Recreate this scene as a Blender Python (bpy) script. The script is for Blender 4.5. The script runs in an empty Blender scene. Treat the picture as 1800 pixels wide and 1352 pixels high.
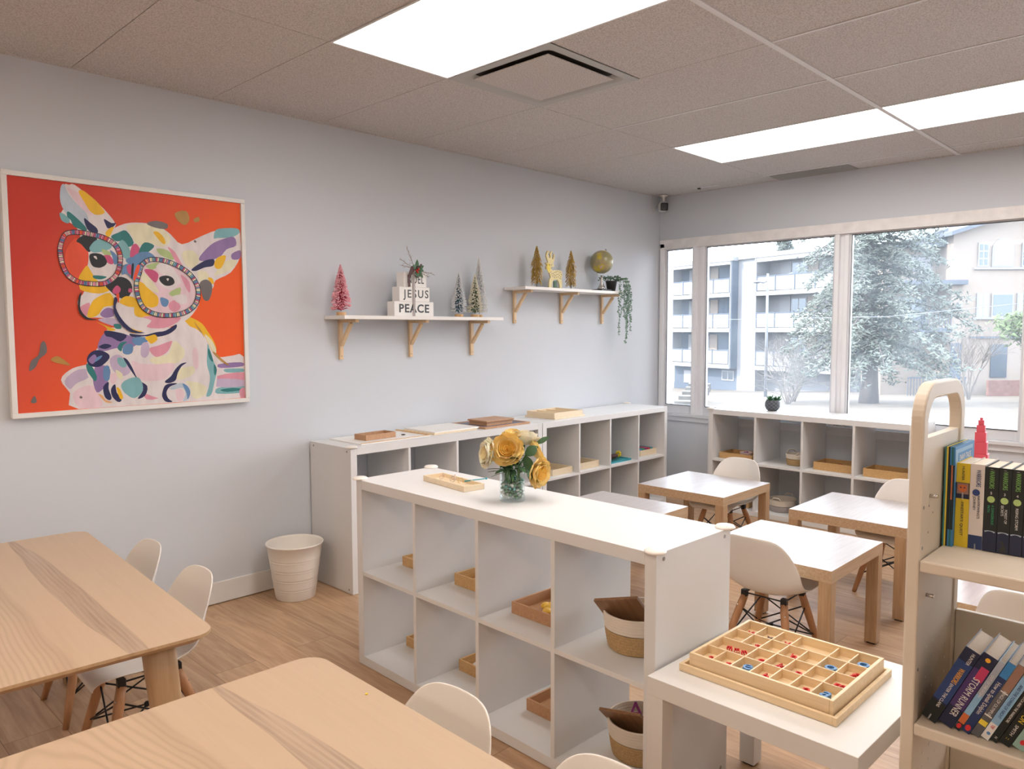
import bpy, bmesh, math, random
from mathutils import Vector, Matrix
random.seed(7)
PI = math.pi
C = bpy.context.scene.collection
sc = bpy.context.scene

# ------------------------------------------------------------------ camera, world, sun, exposure
camd = bpy.data.cameras.new('camera'); cam = bpy.data.objects.new('camera', camd); C.objects.link(cam); sc.camera = cam
fw = Vector((0.71434, 0.69609, -0.07190)); rt = Vector((0.69778, -0.71631, -0.00227)); up = rt.cross(fw)
cam.matrix_world = Matrix(((rt.x, up.x, -fw.x, -5.6026), (rt.y, up.y, -fw.y, -3.6884), (rt.z, up.z, -fw.z, 1.3761), (0, 0, 0, 1)))
camd.sensor_width = 36; camd.lens = 36*1337.1/1800; camd.clip_start = 0.02; camd.clip_end = 400
w = bpy.data.worlds.new('sky'); sc.world = w; w.use_nodes = True
wn = w.node_tree.nodes; bg = wn['Background']
bg.inputs[0].default_value = (0.80, 0.90, 1.0, 1); bg.inputs[1].default_value = 8.5
tc = wn.new('ShaderNodeTexCoord'); nz = wn.new('ShaderNodeTexNoise'); nz.inputs['Scale'].default_value = 2.0
cr = wn.new('ShaderNodeValToRGB'); cr.color_ramp.elements[0].position = .35; cr.color_ramp.elements[1].position = .65
cr.color_ramp.elements[0].color = (0.66, 0.82, 1.0, 1); cr.color_ramp.elements[1].color = (0.95, 0.97, 1.0, 1)
w.node_tree.links.new(tc.outputs['Generated'], nz.inputs['Vector']); w.node_tree.links.new(nz.outputs['Fac'], cr.inputs[0]); w.node_tree.links.new(cr.outputs[0], bg.inputs[0])
sd = bpy.data.lights.new('sun', 'SUN'); sun = bpy.data.objects.new('sun', sd); C.objects.link(sun)
sd.energy = 7.0; sd.angle = 0.01; sd.color = (1.0, 0.93, 0.84)
sun.rotation_euler = Vector((0.55, -0.55, -0.62)).to_track_quat('-Z', 'Y').to_euler()
sc.view_settings.view_transform = 'Standard'; sc.view_settings.look = 'None'
sc.view_settings.exposure = 0.22; sc.view_settings.gamma = 1; sc.view_settings.use_curve_mapping = False
PANEL_STRENGTH = 7.0

# ------------------------------------------------------------------ materials
def mat(name, col, rough=.5, metal=0, spec=.5, noise=0, nscale=20, bump=0, bscale=200, emit=None, es=0, stretch=None, coat=0):
    m = bpy.data.materials.new(name); m.use_nodes = True; nt = m.node_tree; b = nt.nodes['Principled BSDF']
    b.inputs['Roughness'].default_value = rough; b.inputs['Metallic'].default_value = metal
    b.inputs['Specular IOR Level'].default_value = spec; b.inputs['Coat Weight'].default_value = coat
    b.inputs['Base Color'].default_value = (*col, 1)
    if noise or bump:
        t = nt.nodes.new('ShaderNodeTexCoord'); mp = nt.nodes.new('ShaderNodeMapping'); nt.links.new(t.outputs['Object'], mp.inputs[0])
        if stretch: mp.inputs['Scale'].default_value = stretch
    if noise:
        n = nt.nodes.new('ShaderNodeTexNoise'); n.inputs['Scale'].default_value = nscale; n.inputs['Detail'].default_value = 4
        nt.links.new(mp.outputs[0], n.inputs['Vector'])
        r = nt.nodes.new('ShaderNodeValToRGB'); r.color_ramp.elements[0].position = .3; r.color_ramp.elements[1].position = .7
        r.color_ramp.elements[0].color = (*[c*(1-noise) for c in col], 1); r.color_ramp.elements[1].color = (*[min(1, c*(1+noise)) for c in col], 1)
        nt.links.new(n.outputs['Fac'], r.inputs[0]); nt.links.new(r.outputs[0], b.inputs['Base Color'])
    if bump:
        n2 = nt.nodes.new('ShaderNodeTexNoise'); n2.inputs['Scale'].default_value = bscale; n2.inputs['Detail'].default_value = 3
        nt.links.new(mp.outputs[0], n2.inputs['Vector']); bu = nt.nodes.new('ShaderNodeBump'); bu.inputs['Strength'].default_value = bump; bu.inputs['Distance'].default_value = .002
        nt.links.new(n2.outputs['Fac'], bu.inputs['Height']); nt.links.new(bu.outputs[0], b.inputs['Normal'])
    if emit: b.inputs['Emission Color'].default_value = (*emit, 1); b.inputs['Emission Strength'].default_value = es
    return m

def wood(name, c1, c2, axis='x', scale=8, rough=.45, bands=0.0, spec=.5, c3=None):
    """fine straight grain along an axis; c3 adds broad darker heartwood bands"""
    m = bpy.data.materials.new(name); m.use_nodes = True; nt = m.node_tree; N = nt.nodes; Lk = nt.links; b = N['Principled BSDF']
    b.inputs['Roughness'].default_value = rough; b.inputs['Specular IOR Level'].default_value = spec
    t = N.new('ShaderNodeTexCoord'); mp = N.new('ShaderNodeMapping'); Lk.new(t.outputs['Object'], mp.inputs[0])
    k = .05; mp.inputs['Scale'].default_value = {'x': (k, 1, 1), 'y': (1, k, 1), 'z': (1, 1, k)}[axis]
    n = N.new('ShaderNodeTexNoise'); n.inputs['Scale'].default_value = scale*10; n.inputs['Detail'].default_value = 6; n.inputs['Roughness'].default_value = .65
    n.inputs['Distortion'].default_value = .3; Lk.new(mp.outputs[0], n.inputs['Vector'])
    r = N.new('ShaderNodeValToRGB'); r.color_ramp.elements[0].position = .32; r.color_ramp.elements[1].position = .68
    r.color_ramp.elements[0].color = (*c1, 1); r.color_ramp.elements[1].color = (*c2, 1); Lk.new(n.outputs['Fac'], r.inputs[0]); out = r.outputs[0]
    if c3:
        mp2 = N.new('ShaderNodeMapping'); Lk.new(t.outputs['Object'], mp2.inputs[0]); mp2.inputs['Scale'].default_value = {'x': (.16, 1, 1), 'y': (1, .16, 1), 'z': (1, 1, .16)}[axis]
        n2 = N.new('ShaderNodeTexNoise'); n2.inputs['Scale'].default_value = 4.2; n2.inputs['Detail'].default_value = 0; Lk.new(mp2.outputs[0], n2.inputs['Vector'])
        r2 = N.new('ShaderNodeValToRGB'); r2.color_ramp.elements[0].position = .56; r2.color_ramp.elements[0].color = (0, 0, 0, 1); r2.color_ramp.elements[1].position = .575; r2.color_ramp.elements[1].color = (1, 1, 1, 1)
        Lk.new(n2.outputs['Fac'], r2.inputs[0])
        # cathedral rings inside the band follow the same field
        mu = N.new('ShaderNodeMath'); mu.operation = 'MULTIPLY'; mu.inputs[1].default_value = 420; Lk.new(n2.outputs['Fac'], mu.inputs[0])
        sn = N.new('ShaderNodeMath'); sn.operation = 'SINE'; Lk.new(mu.outputs[0], sn.inputs[0])
        ma = N.new('ShaderNodeMath'); ma.operation = 'MULTIPLY_ADD'; ma.inputs[1].default_value = .16; ma.inputs[2].default_value = .84; Lk.new(sn.outputs[0], ma.inputs[0])
        hs = N.new('ShaderNodeMix'); hs.data_type = 'RGBA'; hs.inputs['A'].default_value = (*c3, 1); hs.inputs['B'].default_value = (*c2, 1); Lk.new(ma.outputs[0], hs.inputs['Factor'])
        dk = N.new('ShaderNodeMix'); dk.data_type = 'RGBA'; dk.blend_type = 'MULTIPLY'; dk.inputs['Factor'].default_value = 1; dk.inputs['B'].default_value = (.80, .74, .68, 1); Lk.new(hs.outputs['Result'], dk.inputs['A'])
        mx = N.new('ShaderNodeMix'); mx.data_type = 'RGBA'; Lk.new(r2.outputs[0], mx.inputs['Factor']); Lk.new(out, mx.inputs['A']); Lk.new(dk.outputs['Result'], mx.inputs['B']); out = mx.outputs['Result']
    Lk.new(out, b.inputs['Base Color']); return m

M = {}
M['wall'] = mat('painted_wall', (.60, .63, .675), .75, spec=.25, bump=.08, bscale=120)
M['trimwhite'] = mat('white_trim', (.74, .73, .71), .5, noise=.02, nscale=15)
M['postwhite'] = mat('window_post_paint', (.82, .83, .86), .5, noise=.01, nscale=10)
M['winmetal'] = mat('window_frame_grey', (.68, .70, .74), .45, noise=.03, nscale=10)
M['oldpaint'] = mat('worn_window_paint', (.80, .78, .77), .6, noise=.06, nscale=14, bump=.2, bscale=60)
M['tee'] = mat('ceiling_tee', (.68, .68, .69), .5)
M['dark'] = mat('dark_gap', (.05, .04, .035), .9)
M['kwhite'] = mat('white_foil', (.72, .72, .72), .42, spec=.25, noise=.01, nscale=4)
M['cap'] = mat('corner_guard_plastic', (.86, .82, .76), .35)
M['screw'] = mat('steel_screw', (.35, .34, .33), .35, metal=.8)
M['lackoak'] = wood('oak_effect', (.43, .285, .165), (.58, .41, .26), 'x', 9, rough=.35, spec=.5)
M['lacktop'] = wood('pale_oak_tabletop', (.38, .345, .335), (.47, .43, .42), 'x', 9, rough=.32, spec=.22)
b_ = M['lacktop'].node_tree.nodes['Principled BSDF']; b_.inputs['Coat Weight'].default_value = 0; b_.inputs['Coat Roughness'].default_value = .27; b_.inputs['Coat IOR'].default_value = 1.5
M['lackoakz'] = wood('oak_effect_leg', (.38, .235, .125), (.54, .355, .205), 'z', 9, rough=.4)
M['lackwhite'] = mat('white_table_foil', (.72, .705, .68), .4, spec=.3, noise=.01, nscale=5)
def ashmat(name, c0, c1, b2, cx, cy):
    """veneer top: one long dark lens-shaped heartwood strip and a flame-figured field on the inner side"""
    m = bpy.data.materials.new(name); m.use_nodes = True; nt = m.node_tree; N = nt.nodes; L = nt.links; b = N['Principled BSDF']
    b.inputs['Roughness'].default_value = .42; b.inputs['Specular IOR Level'].default_value = .4
    def mt(op, a=None, b_=None, c=None, clamp=False):
        n = N.new('ShaderNodeMath'); n.operation = op; n.use_clamp = clamp
        for k, v in enumerate((a, b_, c)):
            if v is None: continue
            if isinstance(v, (int, float)): n.inputs[k].default_value = v
            else: L.new(v, n.inputs[k])
        return n.outputs[0]
    t = N.new('ShaderNodeTexCoord'); sx = N.new('ShaderNodeSeparateXYZ'); L.new(t.outputs['Object'], sx.inputs[0]); X, Y = sx.outputs['X'], sx.outputs['Y']
    def nz_(scale, st, det=2, rough=.5):
        mp = N.new('ShaderNodeMapping'); mp.inputs['Scale'].default_value = st; L.new(t.outputs['Object'], mp.inputs[0])
        n = N.new('ShaderNodeTexNoise'); n.inputs['Scale'].default_value = scale; n.inputs['Detail'].default_value = det; n.inputs['Roughness'].default_value = rough; L.new(mp.outputs[0], n.inputs['Vector']); return n.outputs['Fac']
    wob = mt('MULTIPLY_ADD', nz_(2.2, (.6, 1, 1), 1), .05, -.025)
    xw = mt('ADD', X, wob)
    cen = mt('MULTIPLY_ADD', Y, c1, c0); y8 = mt('ADD', Y, .8); wd = mt('SUBTRACT', .042, mt('MULTIPLY', mt('MULTIPLY', y8, y8), .05))
    mask = mt('MULTIPLY', mt('SUBTRACT', wd, mt('ABSOLUTE', mt('SUBTRACT', xw, cen))), 500, clamp=True)
    m2 = mt('MULTIPLY', mt('SUBTRACT', mt('MULTIPLY_ADD', Y, c1, b2), xw), 60, clamp=True)
    edge = mt('SUBTRACT', 1, mt('MULTIPLY', mt('SUBTRACT', mt('MULTIPLY_ADD', Y, c1, b2), xw), 16, clamp=True))
    fine = nz_(60, (1, .035, 1), 4, .7)
    dx = mt('SUBTRACT', xw, cx); dy = mt('MULTIPLY', mt('SUBTRACT', Y, cy), .13); rr = mt('SQRT', mt('ADD', mt('MULTIPLY', dx, dx), mt('MULTIPLY', dy, dy)))
    rr = mt('ADD', rr, mt('MULTIPLY', nz_(9, (1, .2, 1), 2), .035))
    ring = mt('MULTIPLY_ADD', mt('SINE', mt('MULTIPLY', rr, 480)), .5, .5); ring = mt('MULTIPLY', ring, ring)
    def mix(f, A, Bc):
        n = N.new('ShaderNodeMix'); n.data_type = 'RGBA'
        if isinstance(f, (int, float)): n.inputs['Factor'].default_value = f
        else: L.new(f, n.inputs['Factor'])
        for k, v in (('A', A), ('B', Bc)):
            if isinstance(v, tuple): n.inputs[k].default_value = (*v, 1)
            else: L.new(v, n.inputs[k])
        return n.outputs['Result']
    base = mix(fine, (.50, .365, .245), (.60, .455, .32))
    pl = mt('MULTIPLY', nz_(7, (1, .03, 1), 0), .5); base = mix(pl, base, (.56, .43, .30))
    band = mix(mt('MULTIPLY_ADD', fine, 2.4, -.7, clamp=True), (.33, .23, .16), (.49, .365, .265))
    band = mix(mt('MULTIPLY', ring, .35), band, (.55, .43, .31))
    fld = mix(mt('MULTIPLY', ring, .55), base, (.42, .30, .20))
    fld = mix(mt('MULTIPLY', edge, .6), fld, (.39, .275, .185))
    out = mix(m2, base, fld); out = mix(mask, out, band)
    L.new(out, b.inputs['Base Color']); return m
M['ash'] = ashmat('ash_veneer', -.256, -.041, -.385, -.60, -1.15)
M['ash2'] = ashmat('ash_veneer_second', -.218, -.010, -.330, -.45, -.35)
M['ashz'] = wood('ash_leg', (.50, .33, .18), (.60, .41, .24), 'z', 6, rough=.45)
M['beech'] = wood('beech_dowel', (.40, .19, .085), (.50, .26, .125), 'z', 6, rough=.4)
M['shell'] = mat('white_plastic_shell', (.80, .775, .735), .38, noise=.01, nscale=6)
M['blackmetal'] = mat('black_wire', (.02, .02, .022), .4, metal=.3)
M['bamboo'] = wood('bamboo_tray', (.48, .28, .11), (.62, .39, .17), 'y', 10, rough=.4)
M['pine'] = wood('pale_pine', (.70, .52, .30), (.80, .62, .39), 'y', 8, rough=.5)
M['palepine'] = wood('pale_lime_wood', (.74, .60, .41), (.82, .69, .50), 'y', 8, rough=.5)
M['aspen'] = wood('aspen_bracket', (.66, .46, .26), (.76, .56, .35), 'z', 8, rough=.5)
M['darkboard'] = wood('dark_board', (.20, .10, .05), (.33, .18, .09), 'z', 8, rough=.4)
M['cherry'] = wood('brown_frame', (.42, .22, .11), (.52, .30, .16), 'y', 8, rough=.45)
M['cart'] = mat('cart_cream_laminate', (.70, .62, .51), .5, noise=.02, nscale=8, bump=.05, bscale=300)
M['bin'] = mat('white_bin', (.78, .74, .68), .4)
M['shelfwhite'] = mat('shelf_white', (.82, .79, .76), .4, noise=.01, nscale=8)
M['paper'] = mat('book_pages', (.74, .66, .55), .8, noise=.06, nscale=300, stretch=(1, 1, .02))
M['rope'] = mat('cream_rope', (.76, .68, .58), .9, bump=.6, bscale=260)
M['jute'] = mat('jute_rope', (.46, .30, .14), .9, noise=.15, nscale=180, bump=.6, bscale=260)
M['greyrope'] = mat('grey_rope', (.42, .38, .36), .9, noise=.1, nscale=180, bump=.5, bscale=260)
M['leaf'] = mat('dark_leaf', (.045, .12, .05), .5, noise=.3, nscale=40)
M['stem'] = mat('green_stem', (.08, .20, .06), .6)
M['black'] = mat('black_plastic', (.02, .02, .022), .35)
M['pot'] = mat('black_pot', (.02, .022, .024), .55)
M['gold'] = mat('gold_tinsel', (.55, .36, .08), .35, metal=.6)
M['goldwood'] = mat('yellow_wood', (.74, .62, .30), .5, noise=.05, nscale=30)
M['cork'] = wood('cork_base', (.55, .33, .15), (.68, .44, .22), 'x', 6)
def sol(name, r, g, b, rough=.5, **k): M[name] = mat(name, (r, g, b), rough, **k)
sol('red', .62, .03, .035, .4); sol('blue', .09, .25, .52, .4); sol('yellow', .80, .60, .03, .4); sol('teal', .03, .32, .40, .4); sol('purple', .25, .03, .20, .4)
sol('pinkcube', .72, .09, .13, .45); sol('green', .05, .38, .16, .45); sol('white', .85, .83, .80, .4); sol('ink', .06, .07, .08, .6); sol('grey', .3, .3, .31, .5)

def ceilmat():
    m = bpy.data.materials.new('ceiling_tile'); m.use_nodes = True; nt = m.node_tree; N = nt.nodes; L = nt.links; b = N['Principled BSDF']
    b.inputs['Roughness'].default_value = .9; b.inputs['Specular IOR Level'].default_value = .1
    t = N.new('ShaderNodeTexCoord'); n = N.new('ShaderNodeTexNoise'); n.inputs['Scale'].default_value = 170; n.inputs['Detail'].default_value = 3; L.new(t.outputs['Object'], n.inputs['Vector'])
    r = N.new('ShaderNodeValToRGB'); r.color_ramp.elements[0].position = .38; r.color_ramp.elements[1].position = .56
    r.color_ramp.elements[0].color = (.45, .43, .42, 1); r.color_ramp.elements[1].color = (.62, .595, .585, 1); L.new(n.outputs['Fac'], r.inputs[0]); L.new(r.outputs[0], b.inputs['Base Color'])
    bu = N.new('ShaderNodeBump'); bu.inputs['Strength'].default_value = .35; bu.inputs['Distance'].default_value = .002; L.new(n.outputs['Fac'], bu.inputs['Height']); L.new(bu.outputs[0], b.inputs['Normal'])
    return m
M['tile'] = ceilmat()

def floormat():
    m = bpy.data.materials.new('oak_plank_floor'); m.use_nodes = True; nt = m.node_tree; N = nt.nodes; L = nt.links; b = N['Principled BSDF']
    b.inputs['Roughness'].default_value = .42; b.inputs['Specular IOR Level'].default_value = .45
    t = N.new('ShaderNodeTexCoord'); mp = N.new('ShaderNodeMapping'); mp.inputs['Rotation'].default_value = (0, 0, PI/2); L.new(t.outputs['Object'], mp.inputs[0])
    br = N.new('ShaderNodeTexBrick'); br.inputs['Scale'].default_value = 1; br.inputs['Brick Width'].default_value = 1.22; br.inputs['Row Height'].default_value = .18
    br.inputs['Mortar Size'].default_value = .0012; br.inputs['Mortar Smooth'].default_value = .2; br.offset = .37
    br.inputs['Color1'].default_value = (0, 0, 0, 1); br.inputs['Color2'].default_value = (1, 1, 1, 1); br.inputs['Mortar'].default_value = (.5, .5, .5, 1); L.new(mp.outputs[0], br.inputs['Vector'])
    # grain, shifted per plank
    sh = N.new('ShaderNodeVectorMath'); sh.operation = 'MULTIPLY_ADD'; sh.inputs[1].default_value = (7, 7, 7); L.new(br.outputs['Color'], sh.inputs[0]); L.new(t.outputs['Object'], sh.inputs[2])
    m2 = N.new('ShaderNodeMapping'); m2.inputs['Scale'].default_value = (1, .09, 1); L.new(sh.outputs[0], m2.inputs[0])
    n = N.new('ShaderNodeTexNoise'); n.inputs['Scale'].default_value = 26; n.inputs['Detail'].default_value = 8; n.inputs['Roughness'].default_value = .6; n.inputs['Distortion'].default_value = 1.2; L.new(m2.outputs[0], n.inputs['Vector'])
    r = N.new('ShaderNodeValToRGB'); r.color_ramp.elements[0].position = .3; r.color_ramp.elements[1].position = .72
    r.color_ramp.elements[0].color = (.37, .225, .13, 1); r.color_ramp.elements[1].color = (.60, .41, .255, 1); L.new(n.outputs['Fac'], r.inputs[0])
    tint = N.new('ShaderNodeMix'); tint.data_type = 'RGBA'; tint.blend_type = 'MULTIPLY'; tint.inputs['Factor'].default_value = 1
    tr = N.new('ShaderNodeValToRGB'); tr.color_ramp.elements[0].color = (.88, .86, .84, 1); tr.color_ramp.elements[1].color = (1.08, 1.06, 1.04, 1); L.new(br.outputs['Color'], tr.inputs[0])
    L.new(r.outputs[0], tint.inputs['A']); L.new(tr.outputs[0], tint.inputs['B'])
    dk = N.new('ShaderNodeMix'); dk.data_type = 'RGBA'; L.new(br.outputs['Fac'], dk.inputs['Factor']); L.new(tint.outputs['Result'], dk.inputs['A']); dk.inputs['B'].default_value = (.20, .11, .06, 1)
    L.new(dk.outputs['Result'], b.inputs['Base Color']); return m
M['floor'] = floormat()

def glassmat():
    m = bpy.data.materials.new('dusty_window_glass'); m.use_nodes = True; nt = m.node_tree; N = nt.nodes; L = nt.links
    for x in list(N):
        if x.type != 'OUTPUT_MATERIAL': N.remove(x)
    out = N['Material Output']; tr = N.new('ShaderNodeBsdfTransparent'); gl = N.new('ShaderNodeBsdfGlossy'); gl.inputs['Roughness'].default_value = .02
    tl = N.new('ShaderNodeBsdfTranslucent'); tl.inputs['Color'].default_value = (.86, .93, 1, 1)
    fr = N.new('ShaderNodeFresnel'); fr.inputs[0].default_value = 1.4
    m1 = N.new('ShaderNodeMixShader'); L.new(fr.outputs[0], m1.inputs[0]); L.new(tr.outputs[0], m1.inputs[1]); L.new(gl.outputs[0], m1.inputs[2])
    t = N.new('ShaderNodeTexCoord'); n = N.new('ShaderNodeTexNoise'); n.inputs['Scale'].default_value = 1.6; n.inputs['Detail'].default_value = 4; L.new(t.outputs['Object'], n.inputs['Vector'])
    r = N.new('ShaderNodeMapRange'); r.inputs['From Min'].default_value = .3; r.inputs['From Max'].default_value = .75; r.inputs['To Min'].default_value = .015; r.inputs['To Max'].default_value = .085; L.new(n.outputs['Fac'], r.inputs['Value'])
    m2 = N.new('ShaderNodeMixShader'); L.new(r.outputs[0], m2.inputs[0]); L.new(m1.outputs[0], m2.inputs[1]); L.new(tl.outputs[0], m2.inputs[2]); L.new(m2.outputs[0], out.inputs[0])
    return m
M['pane'] = glassmat()
def clearglass():
    m = bpy.data.materials.new('clear_glass'); m.use_nodes = True; nt = m.node_tree; N = nt.nodes; L = nt.links
    for x in list(N):
        if x.type != 'OUTPUT_MATERIAL': N.remove(x)
    tr = N.new('ShaderNodeBsdfTransparent'); tr.inputs[0].default_value = (.95, .975, .975, 1); gl = N.new('ShaderNodeBsdfGlossy'); gl.inputs['Roughness'].default_value = .03
    lw = N.new('ShaderNodeLayerWeight'); lw.inputs[0].default_value = .12; ml = N.new('ShaderNodeMath'); ml.operation = 'MULTIPLY'; ml.inputs[1].default_value = .45; L.new(lw.outputs['Facing'], ml.inputs[0]); mx = N.new('ShaderNodeMixShader'); L.new(ml.outputs[0], mx.inputs[0]); L.new(tr.outputs[0], mx.inputs[1]); L.new(gl.outputs[0], mx.inputs[2]); L.new(mx.outputs[0], N['Material Output'].inputs[0]); return m
M['glass'] = clearglass()
def lampmat(nm='led_diffuser', c=(1, .935, .885, 1)):
    m = bpy.data.materials.new(nm); m.use_nodes = True; N = m.node_tree.nodes
    b = N['Principled BSDF']; b.inputs['Base Color'].default_value = (.9, .9, .9, 1); b.inputs['Emission Color'].default_value = c; b.inputs['Emission Strength'].default_value = PANEL_STRENGTH; return m
M['led'] = lampmat()
M['ledwarm'] = lampmat('led_diffuser_warm', (1, .82, .66, 1))

# ------------------------------------------------------------------ mesh helpers
def B(bm, x0, x1, y0, y1, z0, z1, mi=0, bev=0, mtx=None):
    """axis-aligned box, optionally bevelled and transformed"""
    xs = sorted((x0, x1)); ys = sorted((y0, y1)); zs = sorted((z0, z1))
    r = bmesh.ops.create_cube(bm, size=1); vs = r['verts']
    for v in vs: v.co = Vector((xs[0]+(v.co.x+.5)*(xs[1]-xs[0]), ys[0]+(v.co.y+.5)*(ys[1]-ys[0]), zs[0]+(v.co.z+.5)*(zs[1]-zs[0])))
    fs = list({f for v in vs for f in v.link_faces})
    if bev:
        es = list({e for v in vs for e in v.link_edges})
        rb = bmesh.ops.bevel(bm, geom=es, offset=bev, segments=2, affect='EDGES', profile=.5)
        fs = list({f for f in rb['faces']} | {f for f in fs if f.is_valid}); vs = list({v for f in fs for v in f.verts})
    for f in fs: f.material_index = mi
    if mtx is not None:
        for v in vs: v.co = mtx @ v.co
    return vs
def prism(bm, pts, z0, z1, mi=0, mtx=None):
    """vertical prism from a 2D outline"""
    a = [bm.verts.new((x, y, z0)) for x, y in pts]; b = [bm.verts.new((x, y, z1)) for x, y in pts]; n = len(pts)
    fs = [bm.faces.new(a[::-1]), bm.faces.new(b)]
    for i in range(n): fs.append(bm.faces.new((a[i], a[(i+1) % n], b[(i+1) % n], b[i])))
    for f in fs: f.material_index = mi
    if mtx is not None:
        for v in a+b: v.co = mtx @ v.co
    return fs
def tube(bm, pts, rad, n=8, mi=0, cap=True):
    pts = [Vector(p) for p in pts]; rads = rad if isinstance(rad, (list, tuple)) else [rad]*len(pts); rings = []
    prev = None
    for i, p in enumerate(pts):
        t = (pts[min(i+1, len(pts)-1)]-pts[max(i-1, 0)]).normalized()
        a = Vector((0, 0, 1)) if abs(t.z) < .9 else Vector((1, 0, 0))
        if prev is not None: a = prev
        u = (a - t*a.dot(t)).normalized(); v = t.cross(u); prev = u
        rings.append([bm.verts.new(p+(u*math.cos(2*PI*k/n)+v*math.sin(2*PI*k/n))*rads[i]) for k in range(n)])
    for i in range(len(rings)-1):
        for k in range(n):
            f = bm.faces.new((rings[i][k], rings[i][(k+1) % n], rings[i+1][(k+1) % n], rings[i+1][k])); f.material_index = mi; f.smooth = True
    if cap and n > 2:
        for rr in (rings[0][::-1], rings[-1]):
            f = bm.faces.new(rr); f.material_index = mi
def lathe(bm, prof, n=32, mi=0, c=(0, 0, 0), closed=False):
    rings = []
    for r, z in prof:
        if r < 1e-6: rings.append([bm.verts.new((c[0], c[1], c[2]+z))])
        else: rings.append([bm.verts.new((c[0]+r*math.cos(2*PI*k/n), c[1]+r*math.sin(2*PI*k/n), c[2]+z)) for k in range(n)])
    m = len(rings)
    for i in range(m if closed else m-1):
        a, b = rings[i], rings[(i+1) % m]
        for k in range(n):
            k2 = (k+1) % n
            try:
                if len(a) == 1 and len(b) == 1: continue
                if len(a) == 1: f = bm.faces.new((a[0], b[k2], b[k]))
                elif len(b) == 1: f = bm.faces.new((a[k], a[k2], b[0]))
                else: f = bm.faces.new((a[k], a[k2], b[k2], b[k]))
                f.material_index = mi; f.smooth = True
            except ValueError: pass
def ball(bm, c, r, mi=0, seg=12, sc3=(1, 1, 1)):
    q = bmesh.ops.create_uvsphere(bm, u_segments=seg, v_segments=max(6, seg//2+1), radius=r)
    for v in q['verts']: v.co = Vector((v.co.x*sc3[0]+c[0], v.co.y*sc3[1]+c[1], v.co.z*sc3[2]+c[2]))
    for f in {f for v in q['verts'] for f in v.link_faces}: f.material_index = mi; f.smooth = True
def obj(name, bm, mats, parent=None, loc=(0, 0, 0), rot=(0, 0, 0), smooth=False, fixn=False):
    if fixn: bmesh.ops.recalc_face_normals(bm, faces=bm.faces)
    me = bpy.data.meshes.new(name); bm.to_mesh(me); bm.free()
    for m in (mats if isinstance(mats, (list, tuple)) else [mats]): me.materials.append(M[m] if isinstance(m, str) else m)
    o = bpy.data.objects.new(name, me); C.objects.link(o); o.location = loc; o.rotation_euler = rot
    if smooth:
        for p in me.polygons: p.use_smooth = True
    if parent: o.parent = parent
    return o
def new(): return bmesh.new()
def boxobj(name, m, x0, x1, y0, y1, z0, z1, parent=None, bev=.0015, **k):
    bm = new(); B(bm, x0, x1, y0, y1, z0, z1, 0, bev); return obj(name, bm, m, parent, **k)
def tag(o, label, cat, group=None, kind=None):
    if label: o['label'] = label
    if cat: o['category'] = cat
    if group: o['group'] = group
    if kind: o['kind'] = kind
    return o
def thing(name, label, cat, loc=(0, 0, 0), rz=0, group=None):
    o = bpy.data.objects.new(name, None); C.objects.link(o); o.empty_display_size = .1
    o.location = loc; o.rotation_euler = (0, 0, rz); return tag(o, label, cat, group)
def struct(o): o['kind'] = 'structure'; return o
def sempty(name, loc=(0, 0, 0)):
    o = bpy.data.objects.new(name, None); C.objects.link(o); o.location = loc; o['kind'] = 'structure'; return o
def dup(root, loc, rz, label, group=None):
    r = root.copy(); C.objects.link(r); r.location = loc; r.rotation_euler = (root.rotation_euler[0], root.rotation_euler[1], rz); r['label'] = label
    if group: r['group'] = group
    for ch in list(root.children):
        c = ch.copy(); C.objects.link(c); c.parent = r
        for g in list(ch.children):
            d = g.copy(); C.objects.link(d); d.parent = c
    return r
def text(name, s, size, m, parent, mtx, depth=.0004, sx=1, align='CENTER', bold=0, space=1):
    """mesh lettering; size is the cap height in metres"""
    cu = bpy.data.curves.new('lettering', 'FONT'); cu.body = s; cu.size = size*1.42; cu.extrude = depth; cu.align_x = align; cu.align_y = 'CENTER'; cu.resolution_u = 3; cu.offset = bold*size; cu.space_character = space
    t = bpy.data.objects.new('lettering', cu); C.objects.link(t); bpy.context.view_layer.update()
    me = bpy.data.meshes.new_from_object(t.evaluated_get(bpy.context.evaluated_depsgraph_get()))
    bpy.data.objects.remove(t); bpy.data.curves.remove(cu)
    me.name = name; me.transform(mtx @ Matrix.Diagonal((sx, 1, 1, 1))); me.materials.clear(); me.materials.append(M[m] if isinstance(m, str) else m)
    o = bpy.data.objects.new(name, me); C.objects.link(o); o.parent = parent; return o
def frame3(o, ax, ay, az): return Matrix(((ax[0], ay[0], az[0], o[0]), (ax[1], ay[1], az[1], o[1]), (ax[2], ay[2], az[2], o[2]), (0, 0, 0, 1)))

# ------------------------------------------------------------------ room shell
HC = 2.4986; XB = -9.0; YR = -7.2
GX = -3.9115; GY = -1.0469
bm = new(); B(bm, XB-.2, .2, YR-.2, .2, -.12, 0); struct(obj('floor', bm, 'floor'))
bm = new(); B(bm, XB-.2, .2, 0, .18, 0, 2.9); struct(obj('wall_left', bm, 'wall'))
bm = new(); B(bm, XB-.2, .2, YR-.18, YR, 0, 2.9); struct(obj('wall_right', bm, 'wall'))
bm = new(); B(bm, XB-.18, XB, YR, 0, 0, 2.9); struct(obj('wall_back', bm, 'wall'))
ZS, ZT = .655, 2.1335
bm = new(); B(bm, 0, .2, YR, 0, 0, ZS); B(bm, 0, .2, YR, 0, ZT, 2.9); B(bm, 0, .2, -.012, 0, ZS, ZT); B(bm, 0, .2, YR, -5.5, ZS, ZT); struct(obj('wall_front', bm, 'wall'))
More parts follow.
